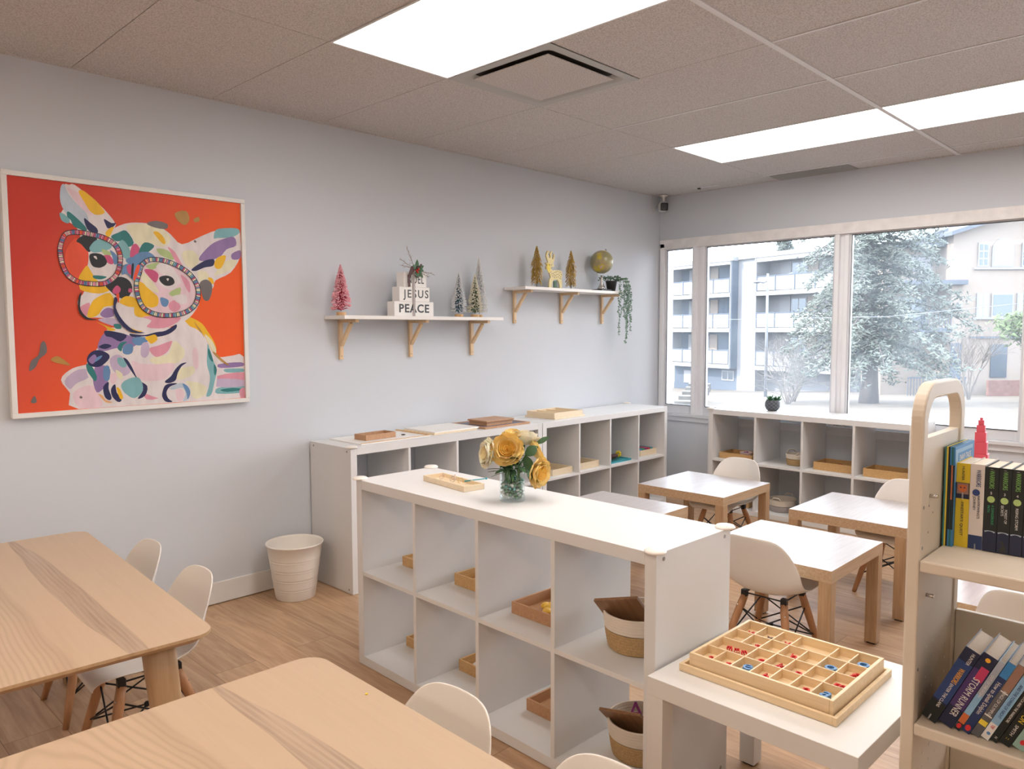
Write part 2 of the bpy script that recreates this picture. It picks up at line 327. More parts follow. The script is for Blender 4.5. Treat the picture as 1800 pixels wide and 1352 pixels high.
# ceiling: backing slab plus lay-in tiles with narrow dark joints between them
bm = new(); B(bm, XB, 0, YR, 0, HC+.02, HC+.30, 1)
ynodes = [0, GY] + [GY-1.22*i for i in range(1, 6)]; ynodes = [y for y in ynodes if y > YR] + [YR]
xnodes = sorted([GX+.61*k for k in range(-9, 7)] + [0, XB])
xnodes = [x for x in xnodes if XB <= x <= 0]
LIGHTS = set()
for kx in (-8, -4, 0, 4):
    for jy in (1, 2, 4): LIGHTS.add((kx, jy))
skip = {}
for j in range(len(ynodes)-1):
    y1, y0 = ynodes[j], ynodes[j+1]
    for i in range(len(xnodes)-1):
        x0, x1 = xnodes[i], xnodes[i+1]
        if x1-x0 < .02: continue
        k = round((x0-GX)/.61)
        if (k, j) in LIGHTS and abs(x0-(GX+.61*k)) < .01: continue
        if k == 1 and j == 1 and abs(x0-(GX+.61)) < .01: y0b = GY-.61; B(bm, x0+.0015, x1-.0015, y0+.0015, y0b-.0015, HC, HC+.022); continue
        B(bm, x0+.0015, x1-.0015, y0+.0015, y1-.0015, HC, HC+.022)
struct(obj('ceiling', bm, ['tile', 'dark']))
# tees that show below the tiles
bm = new()
B(bm, XB, 0, GY-1.22-.012, GY-1.22+.012, HC-.005, HC+.001)
struct(obj('trim_1', bm, 'tee'))
bm = new()
for k in range(-8, 7):
    x = GX+.61*k
    for j in range(1, len(ynodes)-1):
        if j == 1 and k < 3: continue
        ya, yb = ynodes[j], ynodes[j+1]
        B(bm, x-.006, x+.006, yb+.013, ya-.013 if j > 1 else ya-.004, HC-.003, HC+.001)
struct(obj('trim_2', bm, 'tee'))
bm = new(); B(bm, XB, 0, -.016, 0, HC-.004, HC+.0005); B(bm, -.016, 0, YR, 0, HC-.004, HC+.0005); struct(obj('trim_3', bm, 'tile'))
bm = new(); B(bm, XB, -3.42, -.014, 0, .004, .112, bev=.003); struct(obj('baseboard_left', bm, 'trimwhite'))
# window wall joinery
bm = new()
B(bm, -.012, .05, -5.5, -.008, 2.066, 2.1335, bev=.003); B(bm, -.02, .02, -5.5, -.012, 2.055, 2.066); struct(obj('trim_4', bm, 'oldpaint'))
bm = new(); B(bm, -.014, .0, -5.5, -.0, .60, .64, bev=.002); B(bm, -.03, .06, -5.5, -.012, .64, .665, bev=.003); struct(obj('trim_5', bm, 'winmetal'))
bm = new(); B(bm, -.012, .08, -.055, -.012, .665, 2.1, bev=.002); struct(obj('trim_6', bm, 'postwhite'))
posts = [(-.331, -.432), (-1.492, -1.585), (-2.668, -2.76), (-3.85, -3.95), (-5.4, -5.5)]
for i, (a, b) in enumerate(posts):
    bm = new(); B(bm, -.012, .08, a-.030, a, .665, 2.066, bev=.002); B(bm, .004, .08, b, b+.030, .665, 2.066, bev=.002); B(bm, .02, .07, b+.03, a-.03, .665, 2.066)
    struct(obj('trim_%d' % (7+i), bm, 'postwhite'))
edges = [-.055] + [v for p in posts for v in p]
for i in range(5):
    a, b = edges[2*i], edges[2*i+1]
    e = sempty('window_%d' % (i+1), (0, 0, 0))
    bm = new(); t = .018
    B(bm, .012, .05, b, b+t, .665, 2.066, bev=.002); B(bm, .012, .05, a-t, a, .665, 2.066, bev=.002)
    B(bm, .012, .05, b+t, a-t, .665, .735, bev=.002); B(bm, .012, .05, b+t, a-t, 2.045, 2.066, bev=.002)
    obj('window_frame', bm, 'winmetal', e)
    bm = new(); B(bm, .008, .012, b+t, a-t, .732, .738); B(bm, .008, .012, a-t-.004, a-t, .738, 2.045); B(bm, .008, .012, b+t, a-t, 2.040, 2.045); obj('gasket', bm, 'black', e)
    bm = new(); v = [bm.verts.new(q) for q in ((.030, b+t, .735), (.030, a-t, .735), (.030, a-t, 2.045), (.030, b+t, 2.045))]; bm.faces.new(v)
    obj('glass_pane', bm, 'pane', e)
# roof over the room so the sun only reaches it through the windows

# ------------------------------------------------------------------ outdoors (real distances, metres)
def gz(x, y):
    d = (x+5.6)*.71434+(y+3.69)*.69609; return -.055*d
bm = new(); gs = []
for i in range(13):
    row = []
    for j in range(17):
        d = 5+i*8; s = -64+j*8; x = -5.6+d*.7162+s*.6978; y = -3.69+d*.6979-s*.7163
        row.append(bm.verts.new((x, y, gz(x, y)+.12*math.sin(i*1.3)*math.cos(j))))
    gs.append(row)
for i in range(12):
    for j in range(16):
        f = bm.faces.new((gs[i][j], gs[i][j+1], gs[i+1][j+1], gs[i+1][j])); f.smooth = True
M['lawn'] = mat('dry_lawn', (.070, .056, .043), .95, noise=.22, nscale=1.2)
o = obj('lawn_ground', bm, 'lawn', fixn=True); struct(o)
M['siding'] = mat('pale_siding', (.15, .15, .16), .8, bump=.5, bscale=6, stretch=(.01, .01, 8))
M['slate'] = mat('slate_blue_wall', (.05, .065, .09), .8, noise=.06, nscale=3)
M['outwhite'] = mat('white_fascia', (.165, .165, .175), .7)
M['stucco'] = mat('beige_stucco', (.18, .15, .128), .9, noise=.05, nscale=3)
M['roofs'] = mat('grey_shingle', (.07, .08, .10), .9, noise=.15, nscale=4)
M['winglass'] = mat('house_window_glass', (.03, .04, .055), .15, spec=.8)
M['curtain'] = mat('pale_curtain', (.20, .205, .22), .8, noise=.2, nscale=8, stretch=(8, 8, .1))
M['brick'] = mat('red_brick_low_wall', (.12, .065, .055), .9, noise=.2, nscale=6)
M['bark'] = mat('tree_bark', (.07, .06, .06), .9, noise=.2, nscale=6)
M['twig'] = mat('bare_twigs', (.12, .105, .095), .9)
M['needle'] = mat('spruce_needles', (.075, .088, .075), .85, noise=.3, nscale=2)
M['shrubgreen'] = mat('yellow_green_leaves', (.10, .13, .055), .85, noise=.25, nscale=3)
M['pole'] = mat('pale_pole', (.12, .13, .15), .5)
M['stone'] = mat('stone_steps', (.08, .078, .075), .9, noise=.2, nscale=2)
def outroot(name, label, cat, P, yaw): return thing(name, label, cat, P, yaw)
def win(parent, u0, u1, z0, z1, y, white=True, mull=1, cur=False, arch=False, horiz=0):
    """window on a facade: local x along the wall, local -y towards the street"""
    bm = new(); t = .09
    if arch:
        n = 14; cx = (u0+u1)/2; r = (u1-u0)/2; zc = z1-r
        out = [(u0, z0), (u1, z0)]+[(cx+r*math.cos(PI*k/n), zc+r*math.sin(PI*k/n)) for k in range(n+1)]
        prism(bm, out, 0, .06, mtx=frame3((0, y, 0), (1, 0, 0), (0, 0, 1), (0, -1, 0)))
        o = obj('window', bm, 'outwhite', parent, fixn=True); r -= t
        inn = [(u0+t, z0+t), (u1-t, z0+t)]+[(cx+r*math.cos(PI*k/n), zc+r*math.sin(PI*k/n)) for k in range(n+1)]
        bm = new(); prism(bm, inn, .061, .07, mtx=frame3((0, y, 0), (1, 0, 0), (0, 0, 1), (0, -1, 0))); obj('pane', bm, 'curtain' if cur else 'winglass', o, fixn=True); return o
    B(bm, u0, u1, y-.06, y, z0, z1)
    o = obj('window', bm, 'outwhite' if white else 'slate', parent)
    bm = new(); n = mull+1; wd = (u1-u0-t*(n+1))/n
    hz = (z1-z0-t*(horiz+2))/(horiz+1)
    for k in range(n):
        for q in range(horiz+1): B(bm, u0+t+k*(wd+t), u0+t+k*(wd+t)+wd, y-.07, y-.061, z0+t+q*(hz+t), z0+t+q*(hz+t)+hz)
    obj('pane', bm, 'curtain' if cur else 'winglass', o); return o
# --- grey and white walk-up flats on the left. local x to the right, local y away from the street
F = outroot('apartment_building', 'grey and white three storey flats with balconies seen through the left panes', 'building', (46.20, 23.51, 0), math.radians(-106.4))
def fb(name, m, *a): return boxobj(name, m, *a, parent=F, bev=0)
fb('wall', 'siding', -.1, 1.65, 0, 8, -4, 6.45)
fb('wall', 'slate', -7.1, -.1, .8, 8, -1.4, 6.4)
fb('wall', 'slate', -7.1, -.02, .15, 8, -4, -1.4)
fb('wall', 'siding', 1.65, 9, 1.3, 8, -4, 6.1)
fb('shaded_side_wall', 'slate', -.22, -.10, -.65, .8, -1.5, 6.40)  # slate blue paints in the shade on the block's right-facing side
fb('roof', 'outwhite', -7.3, 9.2, -.2, 8, 6.42, 6.72)
fb('roof', 'outwhite', -7.2, 0, -.7, 0, 6.35, 6.62)
for nm, x0, x1, yo in (('l', -7.1, -.22, -.5), ('r', 1.65, 9, 0)):
    for z in (6.25, 3.88, 1.30, -1.40):
        fb('balcony_slab', 'outwhite', x0, x1, yo-.15, yo+1.3, z-.14, z+.16)
    for x in (x0, x1): fb('fin_wall', 'outwhite', x-.08, x+.08, yo-.15, yo+1.3 if x < 0 and x == x0 else yo-.05, -1.5, 6.4)
    for z in (4.04, 1.46, -1.24):
        fb('railing_panel', 'outwhite', x0+.1, x1-.1, yo-.12, yo-.08, z+.05, z+1.0)
        bm = new(); k = 0
        while x0+.1+k*1.65 < x1: B(bm, x0+.1+k*1.65, x0+.16+k*1.65, yo-.16, yo-.1, z, z+1.12); k += 1
        B(bm, x0+.1, x1-.1, yo-.15, yo-.1, z+1.02, z+1.08); obj('railing_posts', bm, 'slate', F)
    for z in (4.04, 1.46, -1.24):
        k0 = x0+1.0
        while k0+3.2 < x1+.6:
            fb('wall_panel', 'outwhite', k0, k0+.95, yo+1.22, yo+1.3, z, z+2.2)
            win(F, k0+1.0, k0+2.35, z+.05, z+2.1, yo+1.28, white=True, mull=1)
            fb('wall_panel', 'stucco', k0+2.4, k0+3.2, yo+1.22, yo+1.3, z, z+2.2); k0 += 3.5
win(F, -1.72, -.49, -2.48, -1.72, .15, mull=1); win(F, -5.9, -4.9, -2.9, -1.9, .15, mull=0, cur=True)
# --- beige stucco house on the right
H2 = outroot('stucco_house', 'beige stucco house with gabled roof and arched window beyond the right pane', 'building', (41.61, 7.555, 0), math.radians(-45.74))
def hb(name, m, *a): return boxobj(name, m, *a, parent=H2, bev=0)
bm = new(); prism(bm, [(-.95, -4), (6.8, -4), (6.8, 6.4), (2.9, 7.7), (-.95, 6.6)], 0, 4, mtx=frame3((0, 0, 0), (1, 0, 0), (0, 0, 1), (0, 1, 0))); obj('wall', bm, 'stucco', H2, fixn=True)
hb('wall', 'stucco', -3.9, -.95, 1.6, 4, -4, 5.9)
bm = new()
for s0, s1 in (((-1.4, 6.35), (2.9, 7.75)), ((2.9, 7.75), (7.3, 6.25))):
    prism(bm, [s0, s1, (s1[0], s1[1]+.22), (s0[0], s0[1]+.22)], -.6, 4.2, mtx=frame3((0, 0, 0), (1, 0, 0), (0, 0, 1), (0, 1, 0)))
B(bm, -4.3, -1.2, .7, 4.2, 5.9, 6.1); prism(bm, [(-4.4, 5.9), (-1.0, 5.9), (-.9, 6.9), (-2.2, 6.4)], .6, 4.1, mtx=frame3((0, 0, 0), (1, 0, 0), (0, 0, 1), (0, 1, 0)))
obj('roof', bm, 'roofs', H2, fixn=True)
win(H2, .38, .98, 4.72, 6.02, 0, mull=1, horiz=2); win(H2, 1.14, 2.31, 4.72, 6.25, 0, arch=True, cur=True); win(H2, 2.75, 3.4, 4.72, 6.02, 0, mull=1, horiz=2)
win(H2, .40, 1.08, 2.0, 3.3, 0, cur=True, mull=1, horiz=1); win(H2, 1.22, 2.43, 2.0, 3.3, 0, mull=0); win(H2, 2.6, 3.2, 2.0, 3.3, 0, cur=True)
hb('sill_band', 'outwhite', .2, 3.5, -.12, 0, 4.58, 4.70); hb('sill_band', 'outwhite', .2, 3.5, -.12, 0, 1.88, 2.0)
hb('porch_beam', 'slate', .1, 6, -.1, .02, .84, .96); hb('door', 'winglass', 1.3, 2.2, -.05, .01, -1.3, .52); hb('porch_recess', 'slate', -.9, -.3, -.04, .01, -1.4, .6)
hb('low_wall', 'brick', .4, 6, -1.4, -1.2, -2.4, -1.36); hb('lantern', 'outwhite', -.65, -.45, -.2, 0, 2.55, 2.8)
hb('balcony_slab', 'slate', -3.7, -.9, -.1, 1.6, 1.2, 1.42); hb('balcony_roof', 'roofs', -3.7, -.3, -.4, 1.6, 3.75, 4.0)
bm = new()
for k in range(18): B(bm, -3.6+k*.155, -3.57+k*.155, -.06, -.03, 1.42, 2.35)
B(bm, -3.6, -.95, -.07, -.02, 2.33, 2.39); obj('railing', bm, 'slate', H2)
win(H2, -3.3, -1.4, 1.5, 3.15, 1.6, white=True, mull=1); win(H2, -2.9, -1.2, 4.6, 5.5, 1.6, mull=1, cur=True)
bm = new()
for k in range(20): B(bm, -3.9+k*.16, -3.87+k*.16, -1.4, -1.37, -2.6, -1.2)
B(bm, -3.9, -.8, -1.42, -1.35, -1.25, -1.18); g = outroot('yard_fence', 'dark picket railing in front of the beige house behind the spruce', 'fence', (0, 0, 0), 0)
o = obj('pickets', bm, 'slate', g); g.location = H2.location; g.rotation_euler = H2.rotation_euler
# --- spruce: trunk and drooping branches clothed in needle sprays
def spray(bm, c, L, n, dr, mi=0):
    for _ in range(n):
        a = random.uniform(0, 2*PI); e = random.uniform(-.9, .5); d = Vector((math.cos(a)*math.cos(e), math.sin(a)*math.cos(e), math.sin(e)))
        p = c+Vector((random.gauss(0, dr), random.gauss(0, dr), random.gauss(0, dr*.6))); s = d.orthogonal().normalized()*L*.22
        q = d.cross(s).normalized()*L*.12
        vs = [bm.verts.new(v) for v in (p-s, p+s, p+d*L, p+q)]
        for t3 in ((0, 1, 2), (1, 3, 2), (3, 0, 2), (0, 3, 1)):
            f = bm.faces.new([vs[i] for i in t3]); f.material_index = mi
def spruce(loc, h, R, label, group, nb=150, seed=1, z0=1.0):
    random.seed(seed); t = thing('spruce_tree', label, 'tree', loc, 0, group)
    bm = new(); tube(bm, [(0, 0, -.3), (.1, 0, 1), (0, .1, h*.5), (0, 0, h)], [.42, .30, .2, .04], 10); obj('trunk', bm, 'bark', t)
    bb = new(); bf = new()
    for i in range(nb):
        z = z0+(h-z0)*(i/nb)**1.1; r = R*(1-(z/h)**1.3)*random.uniform(.65, 1.05)+.25; a = i*2.399+random.uniform(-.3, .3)
        pts = []
        for k in range(6):
            q = k/5; pts.append(Vector((math.cos(a)*r*q, math.sin(a)*r*q, z+.25*math.sin(q*PI)-.55*q*q*r/R*2)))
        tube(bb, pts, [.05, .04, .035, .03, .02, .012], 5)
        for k in range(1, 6):
            for m_ in (0, .5):
                c = pts[k].lerp(pts[k-1], m_)
                side = Vector((-math.sin(a), math.cos(a), 0))
                for s in (-1, 0, 1): spray(bf, c+side*s*.26*(r/R+.3)*(1.2-k/6), .19, 9, .13)
    obj('branches', bb, 'bark', t); tag(obj('needles', bf, 'needle', t), None, None, None, 'stuff'); return t
spruce((25.9, 7.2, gz(25.9, 7.2)), 13.5, 4.1, 'large grey green spruce tree standing across the middle window post', None, nb=135, seed=3, z0=1.6)
spruce((61.5, 27.2, gz(61.5, 27.2)), 15.5, 2.6, 'slimmer distant spruce whose top shows above the grey flats', None, nb=90, seed=9, z0=6)
def branchy(loc, h, label, name, group=None, seed=1, m='twig', n0=6, spread=.5, leaves=None, r0=.08, depth=4):
    random.seed(seed); t = thing(name, label, 'tree' if name != 'bare_shrub' else 'shrub', loc, 0, group); bm = new(); bl = new() if leaves else None
    def grow(p, d, L, r, k):
        q = p+d*L*.5+Vector((random.gauss(0, .05), random.gauss(0, .05), 0))*L; e = p+d*L
        tube(bm, [p, q, e], [r, r*.8, r*.6], 4 if k < depth else 5, cap=False)
        if leaves and k <= 2: spray(bl, e, .3, 6, .22)
        if k == 0: return
        for _ in range(3):
            nd = (d+Vector((random.gauss(0, spread), random.gauss(0, spread), random.gauss(.1, spread*.6)))).normalized()
            grow(e if random.random() > .3 else q, nd, L*random.uniform(.62, .82), r*.6, k-1)
    for i in range(n0):
        a = i*2*PI/n0; grow(Vector((.1*math.cos(a)*r0*10, .1*math.sin(a)*r0*10, 0)), Vector((math.cos(a)*spread*.7, math.sin(a)*spread*.7, 1)).normalized(), h*.33, r0, depth)
    obj('branches', bm, m, t)
    if leaves: tag(obj('leaves', bl, leaves, t), None, None, None, 'stuff')
    return t
branchy((25.5, 10.1, gz(25.5, 10.1)), 3.4, 'tangled pale bare shrub beside the lamp post, left of the spruce', 'bare_shrub', seed=4, n0=9, spread=.55, r0=.03, depth=4)
branchy((23.0, 9.2, gz(23, 9.2)), 2.6, 'low grey bare shrub nearer the window, below the spruce boughs', 'bare_shrub', seed=14, n0=8, spread=.6, r0=.025, depth=4)
branchy((34.0, 5.6, gz(34, 5.6)), 4.0, 'white stemmed bare shrub in front of the brick wall', 'bare_shrub', seed=8, n0=7, spread=.42, r0=.035, depth=4)
branchy((64, 38.5, gz(64, 38.5)), 15, 'tall bare tree behind the roof of the grey flats', 'bare_tree', seed=5, n0=3, spread=.4, r0=.2, depth=5)
branchy((32.2, 2.05, gz(32.2, 2.05)), 4.4, 'small yellow green leafy tree at the right edge beside the house', 'leafy_tree', seed=6, n0=3, spread=.4, r0=.05, depth=4, leaves='shrubgreen')
t = thing('street_lamp', 'thin pale street lamp with one short arm before the grey flats', 'street lamp', (30.37, 13.68, gz(30.4, 13.7)))
bm = new(); tube(bm, [(0, 0, 0), (.02, .02, 6.2)], [.09, .06], 8); obj('pole', bm, 'pole', t)
bm = new(); tube(bm, [(.02, .02, 5.85), (-.12, .16, 5.75), (-.32, .36, 5.8)], .035, 6); obj('arm', bm, 'pole', t); bm = new(); ball(bm, (-.36, .40, 5.78), .14, sc3=(1.3, 1.3, .5)); obj('lamp_head', bm, 'pole', t)
bm = new()
for k in range(7):
    q = k/6; x = 13.9+q*9.4; y = 8.35+q*4.9; B(bm, -.28, .28, -.45, .45, 0, .22+.02*k, mtx=Matrix.Translation((x, y, gz(x, y)-.1+.10*k)) @ Matrix.Rotation(.45, 4, 'Z'))
tag(obj('stone_steps', bm, 'stone'), 'grey stone garden steps on the lawn outside the narrow left pane', 'steps')
bm = new(); tube(bm, [(16, 20, 1.95), (18.5, 10.5, 1.7), (19.5, 4.5, 1.75), (20.5, -1, 2.3)], .010, 5); tag(obj('power_line', bm, 'pole'), 'thin overhead wire crossing the view outside the windows', 'wire')

# ------------------------------------------------------------------ ceiling fittings
def ceiling_light(k, j, label, group=None):
    x = GX+.61*k; y1 = ynodes[j]; t = thing('ceiling_light', label, 'ceiling light', (x, y1-1.22, HC), 0, group)
    bm = new(); e = .012
    for a in ((0.002, .608, .002, e), (.002, .608, 1.22-e, 1.218), (.002, e, e, 1.22-e), (.61-e, .608, e, 1.22-e)): B(bm, a[0], a[1], a[2], a[3], -.004, .015)
    obj('frame', bm, 'tee', t); bm = new(); B(bm, e, .61-e, e, 1.22-e, -.001, .012); obj('diffuser', bm, 'led' if k >= 0 else 'ledwarm', t); return t
LBL = {(0, 1): 'glowing flat ceiling panel nearest the camera, beside the square air diffuser', (4, 1): 'glowing flat ceiling panel left of the pair near the window', (4, 2): 'glowing flat ceiling panel cut by the right edge near the window'}
for kj in sorted(LIGHTS):
    if kj in LBL: ceiling_light(kj[0], kj[1], LBL[kj])
    else: ceiling_light(kj[0], kj[1], 'flat ceiling light panel behind the camera side of the room', 'rear ceiling panels')
# square diffuser: recessed cone with floating centre plate
x0 = GX+.61; y0 = GY-.61
t = thing('air_diffuser', 'square ceiling air diffuser with floating centre plate beside the light panel', 'air vent', (x0+.305, y0+.305, HC))
bm = new(); rings = []
for hw, z, rr in ((.3035, -.001, .0), (.3035, -.004, .0), (.262, -.004, .03), (.235, .010, .03), (.19, .075, .03), (.14, .105, .03)):
    pts = []
    for cx, cy, a0 in ((1, 1, 0), (-1, 1, 90), (-1, -1, 180), (1, -1, 270)):
        for q in (0, 45, 90):
            an = math.radians(a0+q); pts.append(bm.verts.new((cx*(hw-rr)+rr*math.cos(an), cy*(hw-rr)+rr*math.sin(an), z)))
    rings.append(pts)
for i in range(5):
    for k in range(12): 
        f = bm.faces.new((rings[i][k], rings[i][(k+1) % 12], rings[i+1][(k+1) % 12], rings[i+1][k])); f.smooth = i > 1
bm.faces.new(rings[5]); sol('ventmetal', .42, .43, .42, .45)
obj('housing', bm, 'ventmetal', t, fixn=True)
bm = new(); B(bm, -.222, .222, -.222, .222, -.006, -.001, bev=.002); obj('centre_plate', bm, 'tile', t)
bm = new()
for a in (0, PI/2, PI, 1.5*PI): tube(bm, [(.18*math.cos(a), .18*math.sin(a), -.001), (.17*math.cos(a), .17*math.sin(a), .08)], .004, 6)
obj('hanger', bm, 'screw', t)
t = thing('linear_vent', 'long grey louvred vent in the ceiling over the window', 'air vent', (-.105, -1.36, HC))
bm = new(); B(bm, -.10, .09, -.285, .285, -.003, -.0005); obj('backing', bm, 'grey', t)
bm = new()
for k in range(8): B(bm, -.092+k*.024, -.086+k*.024, -.28, .28, -.009, -.003)
obj('louvre', bm, 'ventmetal', t)
t = thing('ceiling_bracket', 'small metal plate fixed to the ceiling near the window corner', 'bracket', (-.165, -.53, HC))
bm = new(); B(bm, -.015, .015, -.11, .11, -.004, -.0005); obj('plate', bm, 'tee', t); bm = new(); B(bm, -.01, .01, .05, .07, -.012, -.004); obj('clip', bm, 'dark', t)
# security camera in the corner
t = thing('security_camera', 'small black fronted security camera in the ceiling corner', 'security camera', (-.095, -.095, 2.40))
bm = new(); lathe(bm, [(0, .094), (.035, .094), (.035, .085), (.012, .075), (.012, .045)], 16); obj('mount', bm, 'trimwhite', t)
bm = new(); B(bm, -.035, .035, -.028, .06, -.036, .036, bev=.012, mtx=Matrix.Rotation(-.75, 4, 'Z')); obj('housing', bm, 'trimwhite', t, smooth=True)
R = Matrix.Rotation(-.75, 4, 'Z') @ Matrix.Rotation(.12, 4, 'X')
bm = new(); B(bm, -.031, .031, -.034, -.024, -.034, .031, bev=.01, mtx=R)
for k in range(3): ball(bm, R @ Vector((-.008+k*.008, -.034, -.022)), .0025, 1, 8)
obj('lens_cover', bm, ['black', 'grey'], t)
bm = new(); tube(bm, [(-.03, .03, .02), (-.055, .05, .0), (-.06, .06, -.03), (-.04, .07, -.04), (-.04, .085, .04), (-.02, .09, .09)], .003, 6); obj('cable', bm, 'trimwhite', t)

# ------------------------------------------------------------------ framed painting
PX, PZ, PW, PH = -4.806, 1.012, 1.038, 1.017
t = thing('framed_painting', 'white framed orange painting of a colourful big eared puppy wearing round glasses', 'painting', (PX, 0, PZ))
bm = new(); fwd = .021
B(bm, 0, PW, -.036, -.001, 0, fwd, bev=.002); B(bm, 0, PW, -.036, -.001, PH-fwd, PH, bev=.002); B(bm, 0, fwd, -.036, -.001, fwd, PH-fwd, bev=.002); B(bm, PW-fwd, PW, -.036, -.001, fwd, PH-fwd, bev=.002)
obj('frame', bm, 'trimwhite', t)
PAL = dict(W=(.80, .74, .74), P=(.83, .62, .68), LB=(.52, .60, .70), TQ=(.22, .48, .52), TL=(.02, .20, .20), Y=(.90, .52, .01), CR=(.82, .78, .55), MG=(.62, .09, .22), PU=(.30, .19, .42), NV=(.012, .015, .09), BK=(.012, .014, .018), BL=(.13, .27, .50), OR=(.86, .09, .03), OR2=(.85, .45, .20), PK=(.78, .33, .42), GY=(.17, .15, .15), GN=(.45, .58, .25), LV=(.58, .47, .64), GOLD=(.50, .27, .06))
def artbg():
    m = bpy.data.materials.new('orange_canvas'); m.use_nodes = True; N = m.node_tree.nodes; L = m.node_tree.links; b = N['Principled BSDF']; b.inputs['Roughness'].default_value = .6
    t_ = N.new('ShaderNodeTexCoord'); sx = N.new('ShaderNodeSeparateXYZ'); L.new(t_.outputs['Object'], sx.inputs[0])
    a = N.new('ShaderNodeMath'); a.operation = 'MULTIPLY_ADD'; a.inputs[1].default_value = -.62; L.new(sx.outputs['Z'], a.inputs[0]); L.new(sx.outputs['X'], a.inputs[2])
    r = N.new('ShaderNodeValToRGB'); e = r.color_ramp.elements; e[0].position = -.0; e[0].color = (.54, .034, .016, 1); e[1].position = .75; e[1].color = (.80, .095, .004, 1)
    c = r.color_ramp.elements.new(.25); c.color = (.62, .065, .028, 1); a2 = N.new('ShaderNodeMath'); a2.operation = 'ADD'; a2.inputs[1].default_value = .35; L.new(a.outputs[0], a2.inputs[0])
    L.new(a2.outputs[0], r.inputs[0]); L.new(r.outputs[0], b.inputs['Base Color']); return m
M['artbg'] = artbg(); pal = list(PAL)
for k in pal: M['art_'+k] = mat('paint_'+k.lower(), tuple(v*.84 for v in PAL[k]), .5, noise=.09, nscale=26, bump=.5, bscale=30, stretch=(1, 1, .35))
